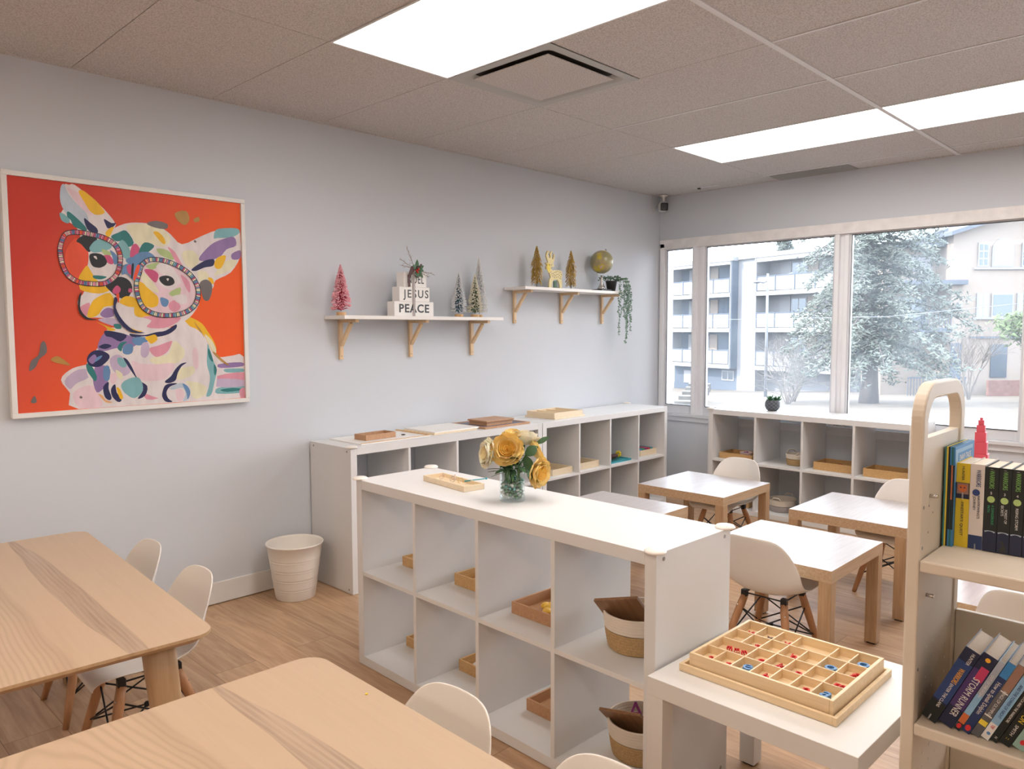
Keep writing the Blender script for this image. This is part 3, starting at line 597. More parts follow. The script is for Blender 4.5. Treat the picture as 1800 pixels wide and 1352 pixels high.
ART = """W:166,135 200,177 257,197 378,210 592,226 887,216 998,215 998,2 637,2 230,2 199,76;LV:180,130 220,172 269,179 276,142 227,118 199,93;P:211,75 276,106 309,77 325,8 234,6;PK:855,121 998,135 998,93 860,81;TQ:860,61 998,67 998,31 855,31;PU:866,181 982,187 993,166 876,161;TL:871,50 939,56 992,44 907,37;LV:855,106 998,93 998,62 855,66;TQ:897,155 993,153 998,137 907,137;PK:499,93 591,97 600,39 517,25;PK:971,43 998,52 998,2 976,2;W:345,330 379,366 501,355 668,373 707,422 785,383 831,313 856,217 857,121 829,12 744,9 590,20 455,77 342,48 293,105 268,170 277,223 319,276;Y:693,423 734,416 787,387 817,345 846,295 857,253 844,237 821,279 800,321 762,358 726,375;CR:800,333 833,304 855,257 850,232 825,275;CR:649,299 685,282 701,241 684,209 644,190 566,190 536,214 567,229 621,239;P:457,210 498,196 566,190 625,195 652,186 632,147 597,116 528,112 486,126 468,162;PK:536,266 578,280 637,301 641,291 621,251 586,229 559,229;TQ:814,287 829,237 844,187 856,152 843,94 824,29 798,22 811,63 820,121 807,180 810,238;TL:816,262 829,237 839,195 824,204 814,233;TL:844,182 856,152 845,124 840,153;P:741,264 762,256 766,181 749,157 737,207;W:669,403 717,363 750,297 725,240 669,294 653,335;CR:668,161 704,172 741,174 743,141 704,119 660,113;NV:602,106 632,131 652,162 680,189 708,194 684,177 664,145 652,109 620,97;PU:348,342 413,341 470,320 499,299 450,270 394,271 339,258 316,278;NV:348,351 395,346 441,330 413,301 376,321 353,327;NV:321,278 348,292 375,282 348,268;NV:455,337 484,333 522,331 571,344 614,351 663,381 663,361 629,335 579,322 522,325 477,320 455,328;BL:466,318 518,321 540,309 499,282 469,291;Y:520,319 544,328 567,332 575,308 548,289 533,301;LV:506,290 533,293 536,246 517,223 498,239;BL:422,271 441,290 465,285 462,250 441,240 422,248;TL:399,271 413,296 441,300 422,281 415,256;PU:302,186 338,194 365,173 356,124 332,86 305,73 292,128;BL:338,184 361,188 360,129 337,128;TL:268,202 288,196 308,146 301,122 283,148 270,173;NV:271,226 289,255 320,264 357,248 363,225 333,194 306,187 279,197;PU:277,221 302,245 311,225 293,201;BL:311,230 334,239 325,224 302,210;LV:366,223 403,241 440,205 450,159 412,141 374,173;TQ:398,227 422,221 436,190 417,181 398,202;NV:422,226 440,215 459,179 483,122 522,89 511,44 477,31 502,70 488,107 459,154 436,195;TQ:411,106 440,127 483,132 502,96 497,60 463,35 430,55 411,81;NV:333,96 356,117 355,85 366,44 355,33 337,51;NV:365,84 383,105 388,68 408,31 392,22 369,49;Y:388,88 402,82 415,41 401,37;OR2:312,63 328,57 341,36 369,22 341,24;P:365,153 393,152 388,117 367,109;CR:388,172 416,151 411,126 393,142;NV:591,61 604,88 632,96 660,93 624,79 608,52 616,23 635,6 604,8 588,33;LB:620,71 652,89 684,95 716,69 720,36 703,9 683,6 699,41 683,71 644,65;BL:684,91 708,78 721,44 707,12 702,45;P:651,61 679,67 691,38 683,10 659,8;CR:700,103 765,91 799,68 794,31 748,13 724,36 724,68;W:212,988 230,990 252,993 317,943 366,900 413,836 391,812 452,844 523,855 596,848 651,814 704,770 797,816 879,853 984,866 997,812 994,730 941,646 862,602 847,562 786,560 776,481 726,412 668,383 592,355 501,346 430,356 379,402 312,411 271,411 247,455 247,491 272,527 256,580 281,634 249,712 266,775 242,817 199,839 195,865 207,892 194,934;LB:196,967 204,989 214,987 223,957 251,918 289,881 301,843 288,814 237,837 212,866 194,912;P:221,977 245,970 270,955 289,919 308,886 321,866 289,881 251,922 229,958;Y:266,964 283,973 315,950 345,922 369,885 334,871 308,886 289,919;TL:220,874 244,859 288,814 288,796 243,810 231,837 218,849;TQ:189,864 209,859 228,836 218,822 196,833;NV:284,852 308,833 334,811 334,789 301,797 288,821;NV:364,856 394,841 413,843 401,824 380,815 371,828;Y:367,792 384,815 404,824 394,798 380,775;TL:390,780 421,800 455,812 486,761 462,738 434,761 410,760;CR:456,832 498,847 576,850 635,821 650,785 612,748 550,766 504,748 476,794;TQ:414,738 438,769 465,734 472,695 448,682 427,710;MG:476,742 497,755 513,727 504,704 468,687;BL:448,679 486,696 532,702 575,701 532,669 468,658;TL:507,723 533,765 576,753 550,722 514,701;Y:574,816 595,820 621,794 627,768 612,767 587,796;GN:586,739 616,741 650,726 663,692 620,702 595,718;PK:637,752 668,732 694,685 711,650 672,684 650,726;BL:482,694 515,718 552,720 577,700 548,694 531,663 482,656;TQ:860,812 872,854 925,868 983,871 993,850 949,824 877,814;PU:784,708 811,745 853,785 905,811 963,827 973,784 924,762 891,723 839,702 793,695;PU:949,740 995,762 992,720 953,713;CR:703,730 757,742 784,699 756,661 720,668;CR:774,640 811,646 829,619 797,591 779,604;CR:905,696 973,709 948,662 876,631 857,630;NV:745,650 784,681 820,701 858,707 853,675 811,664 765,644;Y:858,685 877,718 920,729 895,668 867,662;Y:825,615 848,611 853,584 834,592;GY:783,586 815,605 843,584 841,538 824,501 801,505 790,546;OR:214,718 250,760 290,723 294,670 281,616 248,562 208,613 201,665;BK:275,774 301,773 333,765 313,728 297,702 268,735 249,748;TQ:300,723 333,761 383,758 390,729 353,709 313,703;GN:350,720 386,708 383,693 359,695;MG:356,691 383,693 398,662 382,654 362,670;BK:300,692 326,700 356,691 369,660 346,637 313,639 300,663;W:316,686 326,686 329,672 318,679;W:316,615 352,641 393,647 399,622 365,602 325,597;Y:287,642 299,624 319,586 332,565 266,563 252,584 267,616;BL:383,718 410,698 416,666 399,654 393,686;TL:312,600 365,597 345,584 315,586;Y:272,580 347,556 380,539 330,519 256,535;BK:359,561 398,594 437,597 465,576 471,541 449,504 414,503 380,530;MG:387,534 406,559 422,545 415,525 396,519;MG:457,546 469,546 471,529 455,531;OR:403,520 415,520 412,480 403,495;PK:249,453 291,478 286,439 273,415 255,425;Y:279,420 295,468 318,498 377,524 391,470 349,459 326,425 295,410;PU:333,430 359,455 386,450 390,420 358,410 340,415;LV:322,401 367,410 404,401 413,371 376,376;Y:317,391 349,376 395,356 367,351 349,371;TL:386,381 413,381 418,361 395,361;Y:414,485 443,511 486,501 500,466 461,461 433,470;Y:481,478 505,499 563,457 618,440 597,416 530,413 480,422;Y:455,364 484,353 510,348 477,339 455,345;PK:511,415 575,423 681,419 669,391 606,363 529,368 552,399;W:455,391 500,395 529,376 499,356 462,368;P:503,626 576,677 670,662 747,608 766,540 717,441 630,421 538,459 494,533;Y:494,580 522,573 555,539 585,510 580,470 542,461 505,491 489,537;CR:506,628 543,608 589,540 564,535 522,573;MG:527,637 564,639 590,618 577,579 552,599;GN:535,655 582,674 598,666 564,639;W:581,657 624,677 663,643 693,587 667,578 607,619;GN:636,533 689,561 684,521 653,515;BL:595,510 632,497 623,467 601,471;PK:632,480 662,498 688,467 662,441 636,454;PK:693,623 733,589 733,535 711,570;W:649,515 711,526 719,490 684,481;W:585,588 619,620 667,604 678,573 649,546 606,562;BK:594,605 624,615 654,606 663,582 645,568 619,567 598,584;W:626,600 637,601 632,589;GY:49,180 58,223 85,247 97,299 112,303 117,259 88,230 73,196;GY:49,47 64,72 71,46 60,40;GY:545,853 586,870 638,861 633,837 586,837;GOLD:676,917 729,932 743,890 719,863 685,884;GOLD:763,896 788,909 791,889 770,882;GOLD:130,228 154,241 177,227 204,199 173,205 142,215;GY:760,789 767,795 774,788 767,782;GY:235,55 241,60 247,53 241,48;GOLD:750,395 767,362 791,329 795,313 783,350 762,379;GOLD:837,245 854,236 884,206 921,173 893,185 850,224;BK!:174,702 175,716 195,714 194,703;MG!:177,704 177,709 193,708 192,704;CR!:177,709 178,715 193,713 192,709;BK!:175,716 178,729 197,724 195,714;PK!:178,717 179,721 194,719 193,715;PK!:179,722 180,727 195,724 194,720;BK!:178,729 181,740 200,734 197,724;CR!:181,729 182,733 196,729 195,726;PK!:182,734 183,738 198,733 196,730;BK!:181,740 185,751 203,744 200,734;MG!:184,740 185,744 200,739 198,736;BL!:186,745 187,749 201,743 199,740;BK!:185,751 189,761 207,752 203,744;BL!:188,751 189,754 203,748 201,745;MG!:189,755 191,759 205,752 203,749;BK!:189,761 193,771 210,759 207,752;PK!:192,761 193,764 207,756 205,754;MG!:194,765 195,768 208,760 206,757;BK!:193,771 199,779 213,764 210,759;OR!:196,770 198,773 210,763 208,761;OR!:199,773 201,776 212,765 210,764;BK!:199,779 206,786 217,767 213,764;MG!:202,777 204,780 213,767 212,766;CR!:205,780 207,783 215,768 213,768;BK!:206,786 215,791 222,770 217,767;PK!:208,783 212,785 218,770 216,770;PK!:212,786 216,787 220,771 218,771;BK!:215,791 226,794 229,772 222,770;CR!:217,788 221,789 224,773 221,773;PK!:222,790 226,791 228,774 225,774;BK!:226,794 238,797 239,774 229,772;MG!:227,791 232,792 233,775 230,775;BL!:232,792 237,793 238,776 234,776;BK!:238,797 250,798 250,775 239,774;BL!:239,794 243,794 243,777 240,777;MG!:244,794 249,795 248,777 245,778;BK!:250,798 264,798 261,775 250,775;PK!:251,795 256,795 255,778 251,778;MG!:257,795 262,795 260,778 256,779;BK!:264,798 278,798 274,775 261,775;OR!:264,795 270,795 267,777 263,779;OR!:271,795 276,794 273,777 268,778;BK!:278,798 293,796 288,773 274,775;MG!:278,794 284,794 280,776 276,778;CR!:285,793 291,793 287,775 282,777;BK!:293,796 307,794 303,771 288,773;PK!:293,793 299,792 295,774 290,776;PK!:300,792 305,791 301,773 296,775;BK!:307,794 322,792 317,769 303,771;CR!:308,791 313,790 309,772 305,774;PK!:314,790 320,789 316,771 311,773;BK!:322,792 337,790 332,767 317,769;MG!:322,789 328,788 324,770 319,772;BL!:329,788 335,787 330,769 325,771;BK!:337,790 352,787 345,764 332,767;BL!:337,786 343,785 338,768 333,770;MG!:344,785 350,784 344,767 339,768;BK!:352,787 365,783 357,760 345,764;PK!:352,783 357,782 351,765 347,767;MG!:358,781 363,780 356,763 352,765;BK!:365,783 378,777 368,755 357,760;OR!:365,779 370,777 363,760 359,763;OR!:371,777 376,775 368,758 364,761;BK!:378,777 391,771 379,750 368,755;MG!:378,774 383,771 374,755 371,758;CR!:383,771 388,768 379,753 375,755;BK!:391,771 402,763 388,744 379,750;PK!:390,767 394,765 384,749 382,752;PK!:395,764 399,761 388,746 386,749;BK!:402,763 412,754 395,737 388,744;CR!:401,760 405,757 393,743 391,746;PK!:405,756 409,753 396,740 394,743;BK!:412,754 420,744 401,729 395,737;MG!:410,751 413,747 400,736 398,739;BL!:414,747 417,743 402,732 401,735;BK!:420,744 427,732 406,720 401,729;BL!:418,741 420,736 405,727 404,731;MG!:421,736 423,731 408,722 407,726;BK!:427,732 432,719 410,710 406,720;PK!:424,729 426,724 410,717 409,721;MG!:426,723 428,718 412,712 411,716;BK!:432,719 435,706 413,699 410,710;OR!:429,716 430,712 413,706 413,710;OR!:430,711 432,706 415,701 415,705;BK!:435,706 437,692 414,689 413,699;MG!:432,704 433,699 416,696 416,699;CR!:433,698 433,693 416,691 417,695;BK!:437,692 437,678 414,678 414,689;PK!:434,691 434,686 416,685 417,689;PK!:434,685 434,680 416,680 417,684;BK!:437,678 435,664 413,667 414,678;CR!:433,677 433,672 416,673 417,677;PK!:433,671 432,666 415,668 417,672;BK!:435,664 433,650 411,654 413,667;MG!:432,664 431,659 414,661 416,665;BL!:431,658 430,652 413,656 415,660;BK!:433,650 429,636 408,642 411,654;BL!:429,650 428,645 412,649 414,653;MG!:428,644 427,638 410,643 412,647;BK!:429,636 425,621 404,629 408,642;PK!:426,636 424,630 408,636 410,640;MG!:424,629 422,624 406,630 409,634;BK!:425,621 419,607 399,618 404,629;OR!:421,621 419,616 404,624 406,627;OR!:419,615 416,610 402,618 404,622;BK!:419,607 411,595 393,608 399,618;MG!:415,608 412,603 399,613 401,616;CR!:412,602 409,597 396,608 399,611;BK!:411,595 401,583 386,600 393,608;PK!:408,596 404,591 392,603 395,606;PK!:403,591 400,586 388,599 392,602;BK!:401,583 389,572 376,591 386,600;CR!:398,585 394,581 383,594 387,597;PK!:393,580 388,576 379,590 383,593;BK!:389,572 377,563 366,584 376,591;MG!:387,574 382,571 373,586 377,588;BL!:381,570 376,567 369,583 373,584;BK!:377,563 363,556 356,578 366,584;BL!:374,566 369,563 363,579 367,580;MG!:369,563 363,560 358,577 362,578;BK!:363,556 350,552 346,575 356,578;PK!:361,559 356,558 353,575 357,575;MG!:356,557 350,556 348,574 352,574;BK!:350,552 335,550 334,574 346,575;OR!:348,555 343,555 341,572 346,572;OR!:342,555 336,554 336,572 340,571;BK!:335,550 320,550 320,573 334,574;MG!:333,554 328,554 328,571 333,571;CR!:327,553 321,553 322,571 327,570;BK!:320,550 305,550 306,573 320,573;PK!:319,553 313,553 314,571 319,570;PK!:312,553 306,553 308,571 313,570;BK!:305,550 290,550 292,574 306,573;CR!:304,553 298,553 300,571 305,570;PK!:297,554 292,554 293,571 298,570;BK!:290,550 275,551 278,574 292,574;MG!:289,554 284,554 286,572 291,570;BL!:283,554 277,555 280,572 285,571;BK!:275,551 261,554 266,576 278,574;BL!:275,555 270,556 273,573 277,571;MG!:269,556 263,557 267,574 271,572;BK!:261,554 248,557 255,579 266,576;PK!:261,557 256,558 261,575 264,573;MG!:255,559 250,560 256,577 259,575;BK!:248,557 236,562 245,583 255,579;OR!:248,561 243,563 250,579 253,576;OR!:243,563 238,565 245,581 249,578;BK!:236,562 224,569 235,589 245,583;MG!:236,566 232,568 240,584 243,581;CR!:231,569 226,571 235,586 238,583;BK!:224,569 213,577 227,595 235,589;PK!:225,572 221,575 231,589 233,587;PK!:220,576 216,579 227,593 229,589;BK!:213,577 204,586 220,602 227,595;CR!:215,580 211,584 223,596 224,593;PK!:211,584 207,588 219,600 221,596;BK!:204,586 197,597 214,610 220,602;MG!:206,589 203,593 216,604 217,601;BL!:203,594 200,598 213,608 215,604;BK!:197,597 190,610 209,621 214,610;BL!:199,600 196,605 210,613 211,609;MG!:196,606 194,610 208,618 209,614;BK!:190,610 185,623 205,632 209,621;PK!:193,612 191,617 205,624 206,620;MG!:190,618 188,624 203,630 204,625;BK!:185,623 181,638 201,645 205,632;OR!:188,626 186,631 201,637 202,632;OR!:186,632 184,638 199,643 200,638;BK!:181,638 178,653 198,659 201,645;MG!:184,640 182,646 198,650 198,645;CR!:182,647 181,653 196,657 197,651;BK!:178,653 176,670 196,674 198,659;PK!:180,655 180,662 195,665 195,659;PK!:179,663 179,670 194,672 194,666;BK!:176,670 174,687 195,690 196,674;CR!:178,672 178,678 193,680 193,675;PK!:178,680 177,686 193,688 192,682;BK!:174,687 174,702 194,703 195,690;MG!:177,689 177,694 192,695 192,691;BL!:177,695 177,701 192,701 192,697;BK!:494,626 497,637 518,632 515,620;MG!:497,626 498,630 514,626 512,622;CR!:499,631 500,635 515,631 513,627;BK!:497,637 500,646 520,641 518,632;PK!:500,637 501,641 517,636 515,634;BL!:501,641 502,645 518,640 516,637;BK!:500,646 503,655 522,646 520,641;CR!:503,646 504,649 519,644 517,642;CR!:504,650 505,653 520,646 518,645;BK!:503,655 508,664 525,651 522,646;TQ!:506,654 508,657 521,649 519,648;BL!:508,658 510,661 523,651 521,650;BK!:508,664 516,673 531,657 525,651;MG!:511,662 514,666 525,655 523,653;CR!:514,666 517,670 528,658 526,656;BK!:516,673 525,682 538,665 531,657;BL!:518,671 522,675 532,662 529,660;BL!:522,675 526,679 536,665 533,664;BK!:525,682 536,690 546,671 538,665;MG!:528,680 532,683 540,669 537,668;CR!:532,684 537,687 544,672 541,670;BK!:536,690 549,696 554,674 546,671;PK!:539,688 543,690 548,674 545,674;BL!:544,690 549,692 552,676 549,675;BK!:549,696 563,699 565,676 554,674;CR!:551,693 556,694 558,677 554,677;CR!:557,694 562,695 563,678 559,678;BK!:563,699 579,700 578,677 565,676;TQ!:565,696 570,696 570,679 566,680;BL!:572,696 578,697 577,679 572,680;BK!:579,700 596,699 593,677 578,677;MG!:581,697 587,697 585,679 580,680;CR!:588,696 595,696 592,679 586,680;BK!:596,699 613,698 609,675 593,677;BL!:597,696 603,695 600,678 595,680;BL!:605,695 611,695 607,677 602,679;BK!:613,698 630,694 623,672 609,675;MG!:614,694 620,693 615,676 610,678;CR!:621,693 628,692 622,675 617,677;BK!:630,694 647,690 639,668 623,672;PK!:630,691 636,689 630,673 626,675;BL!:637,689 644,687 638,671 632,673;BK!:647,690 663,684 654,662 639,668;CR!:647,686 653,684 646,668 641,671;CR!:654,684 661,682 653,665 648,668;BK!:663,684 679,677 669,656 654,662;TQ!:663,681 669,678 661,662 657,665;BL!:670,678 676,675 668,659 663,662;BK!:679,677 695,670 683,649 669,656;MG!:679,674 685,671 676,655 671,659;CR!:686,671 692,668 683,652 678,656;BK!:695,670 710,661 697,641 683,649;BL!:694,666 700,663 690,648 686,652;BL!:701,663 707,659 697,644 692,648;BK!:710,661 724,652 710,633 697,641;MG!:709,658 714,654 704,640 700,644;CR!:715,654 721,650 710,636 705,640;BK!:724,652 737,642 721,624 710,633;PK!:723,649 728,645 716,631 713,635;BL!:729,644 734,640 721,627 718,631;BK!:737,642 749,630 731,614 721,624;CR!:736,638 740,634 727,621 724,625;CR!:741,633 746,628 732,617 729,621;BK!:749,630 760,617 741,602 731,614;TQ!:747,627 751,622 737,611 734,615;BL!:752,621 756,616 741,605 739,610;BK!:760,617 769,603 749,591 741,602;MG!:758,614 761,609 746,599 744,603;CR!:762,608 765,603 750,593 747,598;BK!:769,603 776,589 754,579 749,591;BL!:767,600 769,595 753,587 752,591;BL!:770,594 773,589 756,582 755,586;BK!:776,589 782,575 759,568 754,579;MG!:774,587 776,582 758,575 758,580;CR!:776,581 778,575 760,570 760,574;BK!:782,575 785,560 761,556 759,568;PK!:779,573 780,568 762,564 762,568;BL!:780,567 781,561 763,558 763,562;BK!:785,560 786,546 763,544 761,556;CR!:782,559 782,553 764,551 765,556;CR!:782,552 783,546 765,546 765,550;BK!:786,546 786,531 762,532 763,544;TQ!:783,544 783,539 765,539 766,543;BL!:783,538 783,532 765,533 766,538;BK!:786,531 784,515 760,519 762,532;MG!:783,530 782,524 764,527 765,531;CR!:782,523 781,517 763,521 765,525;BK!:784,515 780,500 757,507 760,519;BL!:780,515 779,509 761,514 763,518;BL!:778,508 777,502 760,508 762,512;BK!:780,500 774,485 752,495 757,507;MG!:776,500 774,494 757,501 760,505;CR!:773,493 771,487 755,495 758,499;BK!:774,485 766,471 746,484 752,495;PK!:770,485 767,480 752,489 755,492;BL!:767,479 764,474 749,484 752,488;BK!:766,471 756,459 739,476 746,484;CR!:762,472 759,468 745,479 749,482;CR!:758,467 754,463 742,475 745,478;BK!:756,459 744,449 730,467 739,476;TQ!:753,461 748,457 737,470 741,473;BL!:748,456 743,452 732,466 736,469;BK!:744,449 731,439 719,459 730,467;MG!:741,451 736,447 727,462 731,464;CR!:735,447 730,443 721,458 726,460;BK!:731,439 717,432 707,453 719,459;BL!:728,442 723,439 715,455 719,456;BL!:722,438 716,435 709,451 714,453;BK!:717,432 701,425 693,447 707,453;MG!:714,434 708,432 702,448 707,449;CR!:707,431 701,429 696,446 701,447;BK!:701,425 684,420 679,443 693,447;PK!:699,428 693,426 688,443 693,444;BL!:691,426 685,424 681,441 687,442;BK!:684,420 667,416 663,439 679,443;CR!:682,423 676,422 673,439 678,439;CR!:675,421 668,420 666,437 671,438;BK!:667,416 649,414 647,437 663,439;TQ!:665,419 658,418 657,436 662,436;BL!:657,418 650,417 649,435 655,435;BK!:649,414 631,413 630,435 647,437;MG!:647,417 641,416 640,434 646,434;CR!:639,416 632,416 632,433 638,433;BK!:631,413 611,412 612,435 630,435;BL!:629,416 622,416 622,433 628,432;BL!:620,416 613,416 614,433 621,432;BK!:611,412 592,414 595,436 612,435;MG!:610,416 603,416 605,433 610,432;CR!:601,416 594,417 597,434 603,433;BK!:592,414 574,416 579,439 595,436;PK!:591,417 585,418 588,435 593,433;BL!:583,418 576,419 581,436 586,434;BK!:574,416 558,421 565,443 579,439;CR!:574,420 568,422 573,438 577,436;CR!:567,422 560,424 566,440 571,438;BK!:558,421 542,427 551,448 565,443;TQ!:557,425 552,427 558,443 563,440;BL!:551,427 544,430 552,445 556,443;BK!:542,427 527,435 539,455 551,448;MG!:542,431 537,434 545,449 549,446;CR!:536,434 530,437 539,452 543,449;BK!:527,435 515,444 530,461 539,455;BL!:528,439 524,442 534,455 537,452;BL!:523,443 518,446 530,459 532,456;BK!:515,444 506,455 523,469 530,461;MG!:517,448 513,451 525,463 527,460;CR!:512,452 509,456 522,467 524,463;BK!:506,455 498,467 517,478 523,469;PK!:507,458 505,462 519,472 520,468;BL!:504,463 501,468 516,476 517,472;BK!:498,467 492,481 512,490 517,478;CR!:500,470 498,475 513,482 514,478;CR!:498,476 495,481 511,487 512,483;BK!:492,481 487,495 507,503 512,490;TQ!:494,483 493,488 508,494 509,490;BL!:492,489 490,495 506,500 507,495;BK!:487,495 483,512 504,517 507,503;MG!:490,498 488,504 504,508 504,503;CR!:488,505 486,511 502,515 503,509;BK!:483,512 480,529 501,533 504,517;BL!:485,514 484,520 500,523 500,518;BL!:484,522 483,529 499,531 499,525;BK!:480,529 478,548 499,550 501,533;MG!:482,531 482,538 498,540 498,534;CR!:482,539 481,546 497,547 497,541;BK!:478,548 478,565 499,564 499,550;PK!:481,549 481,555 497,555 496,551;BL!:481,557 481,563 497,562 496,557;BK!:478,565 480,581 501,577 499,564;CR!:481,566 482,572 498,570 496,565;CR!:482,573 483,579 499,576 497,571;BK!:480,581 485,597 505,591 501,577;TQ!:483,582 485,588 501,583 498,579;BL!:485,589 487,595 502,590 500,585;BK!:485,597 490,612 510,606 505,591;MG!:488,598 490,603 505,598 502,593;CR!:490,604 492,610 507,605 505,600;BK!:490,612 494,626 515,620 510,606;BL!:493,612 495,617 510,612 507,608;BL!:495,618 497,624 512,619 509,614;BL:437,651 468,661 512,655 503,617 476,588 450,615 428,609;MG:450,647 468,657 469,611 454,619;OR:494,654 508,650 485,588 476,597;BK:472,657 481,658 474,597 467,601;BK:250,509 260,522 254,491 253,446 279,411 320,402 275,402 247,433 244,473;NV:393,503 406,494 397,457 422,402 466,356 519,341 457,345 413,384 388,439"""
bm = new(); m0 = fwd; cw = PW-2*m0; ch = PH-2*m0
B(bm, m0, PW-m0, -.026, -.004, m0, PH-m0, 0)
for i, item in enumerate(ART.split(';')):
    col, pts = item.split(':'); sm = not col.endswith('!'); col = col.rstrip('!')
    P2 = [tuple(float(v)/1000 for v in q.split(',')) for q in pts.split()]
    if sm:
        n = len(P2); Q = []
        for a in range(n):
            p_ = [Vector(P2[(a+k-1) % n]) for k in range(4)]
            for s in (0, .34, .67):
                Q.append(.5*((2*p_[1])+(p_[2]-p_[0])*s+(2*p_[0]-5*p_[1]+4*p_[2]-p_[3])*s*s+(3*p_[1]-p_[0]-3*p_[2]+p_[3])*s**3))
        P2 = [(min(.999, max(.001, q.x)), min(.999, max(.001, q.y))) for q in Q]
    y = -.0262-.000012*i
    vs = [bm.verts.new((m0+u*cw, y, m0+v*ch)) for u, v in P2]
    try: f = bm.faces.new(vs)
    except ValueError: continue
    f.normal_update()
    if f.normal.y > 0: f.normal_flip()
    f.material_index = 1+pal.index(col)
bmesh.ops.triangulate(bm, faces=[f for f in bm.faces if len(f.verts) > 4], ngon_method='EAR_CLIP')
obj('canvas', bm, ['artbg']+['art_'+k for k in pal], t)

# ------------------------------------------------------------------ wall shelves
def wall_shelf(x0, x1, z, brx, label):
    t = thing('wall_shelf', label, 'shelf', (x0, 0, z)); L = x1-x0
    boxobj('board', 'shelfwhite', 0, L, -.20, -.001, -.020, 0, t, .0015)
    for bx in brx:
        bm = new(); u = bx-x0-.012
        B(bm, u, u+.024, -.018, -.001, -.245, -.020, bev=.002); B(bm, u, u+.024, -.175, -.018, -.038, -.0205, bev=.002)
        # diagonal brace
        R_ = Matrix.Translation((u+.012, -.018, -.165)) @ Matrix.Rotation(math.radians(38), 4, 'X')
        B(bm, -.010, .010, -.009, .009, 0, .158, mtx=R_, bev=.0015)
        o = obj('bracket', bm, 'aspen', t)
        bm = new(); 
        for zz in (-.225,): ball(bm, (u+.012, -.019, zz), .003, 0, 8)
        obj('screw', bm, 'screw', o)
    return t
wall_shelf(-3.303, -2.100, 1.4555, (-3.206, -2.712, -2.207), 'lower left white wall shelf with wooden brackets, holding the word blocks')
wall_shelf(-1.893, -.785, 1.6655, (-1.800, -1.303, -.813), 'upper right white wall shelf with wooden brackets, holding the globe')
SZ1, SZ2 = 1.456, 1.666
def brush_tree(name, loc, h, r, label, core, tip, base='cork', n=1500, br=.026, seed=1, droop=.25, rb=.0013, z0=.02, balls=None, lo=.22):
    random.seed(seed); t = thing(name, label, 'miniature tree', loc)
    if base: bm = new(); lathe(bm, [(0, 0), (br, 0), (br*1.03, .001), (br*1.03, .016), (br*.98, .018), (0, .018)], 24); obj('base', bm, base, t)
    else: bm = new(); tube(bm, [(0, 0, 0), (0, 0, z0+.02)], .0022, 6); B(bm, -.016, .016, -.016, .016, 0, .002); obj('stand', bm, 'blackmetal', t)
    bm = new(); tube(bm, [(0, 0, z0-.004), (0, 0, h)], [.002, .0012], 6)
    for i in range(n):
        q = random.random()**.8; z = z0+(h-z0)*q; rr = r*(min(1, (1-q)*2.1+.10) if balls else (min(1, 1.12*(1-q)**.85+.03)))*random.uniform(.78, 1.05)
        a = random.uniform(0, 2*PI); d = Vector((math.cos(a), math.sin(a), 0)); p = Vector((0, 0, z)); m_ = p+d*rr*.62+Vector((0, 0, rr*.15)); e = p+d*rr+Vector((0, 0, rr*(.15-droop*.6)))
        s = Vector((-d.y, d.x, 0))*rb; up_ = Vector((0, 0, rb*1.6))
        A = [bm.verts.new(v) for v in (p-s*.5, p+s*.5, p+up_)]; Bm = [bm.verts.new(v) for v in (m_-s, m_+s, m_+up_)]; E = [bm.verts.new(v) for v in (e-s*1.9, e+s*1.9, e+up_*2.2)]
        for X, Y, mi in ((A, Bm, 0), (Bm, E, 1)):
            for k in range(3):
                f = bm.faces.new((X[k], X[(k+1) % 3], Y[(k+1) % 3], Y[k])); f.material_index = mi
        f = bm.faces.new(E); f.material_index = 1
    obj('bristles', bm, [core, tip], t)
    if balls:
        bm = new()
        for i in range(14):
            q = .08+.8*i/14; a = i*2.4; rr = r*(1-q)*.9; ball(bm, (rr*math.cos(a), rr*math.sin(a), z0+(h-z0)*q), .0042, 0, 8)
        obj('beads', bm, balls, t)
    return t
sol('bpink', .62, .10, .17, .7); sol('bpinktip', .85, .42, .48, .7); sol('bblue', .08, .17, .24, .7); sol('bsnow', .72, .74, .76, .8); sol('bgreen', .12, .18, .10, .7); sol('bcream', .80, .76, .62, .8); sol('bwhite', .80, .80, .80, .7); sol('pearl', .85, .72, .60, .3)
brush_tree('bottle_brush_tree', (-3.262, -.105, SZ1), .275, .058, 'pink bottle brush tree at the left end of the lower shelf', 'bpink', 'bpinktip', seed=1, n=950, z0=.026)
brush_tree('bottle_brush_tree', (-2.418, -.125, SZ1), .272, .052, 'frosted blue bottle brush tree right of the word blocks', 'bblue', 'bsnow', seed=2, z0=.026, n=800)
brush_tree('bottle_brush_tree', (-2.282, -.125, SZ1), .272, .052, 'frosted cream and green bottle brush tree before the tall white one', 'bgreen', 'bcream', seed=3, z0=.026, n=800)
brush_tree('bottle_brush_tree', (-2.185, -.062, SZ1), .385, .056, 'tall thin pure white tree at the right end of the lower shelf', 'bwhite', 'bwhite', seed=4, z0=.026, n=1500, br=.022)
brush_tree('tinsel_tree', (-1.682, -.11, SZ2), .285, .042, 'gold tinsel tree with pale beads, left of the wooden reindeer', 'gold', 'gold', base=None, rb=.0010, seed=5, n=520, z0=.03, droop=1.0, balls='pearl')
brush_tree('tinsel_tree', (-1.315, -.11, SZ2), .280, .040, 'gold tinsel tree between the wooden reindeer and the globe', 'gold', 'gold', base=None, rb=.0010, seed=6, n=520, z0=.03, droop=1.0, balls='pearl')
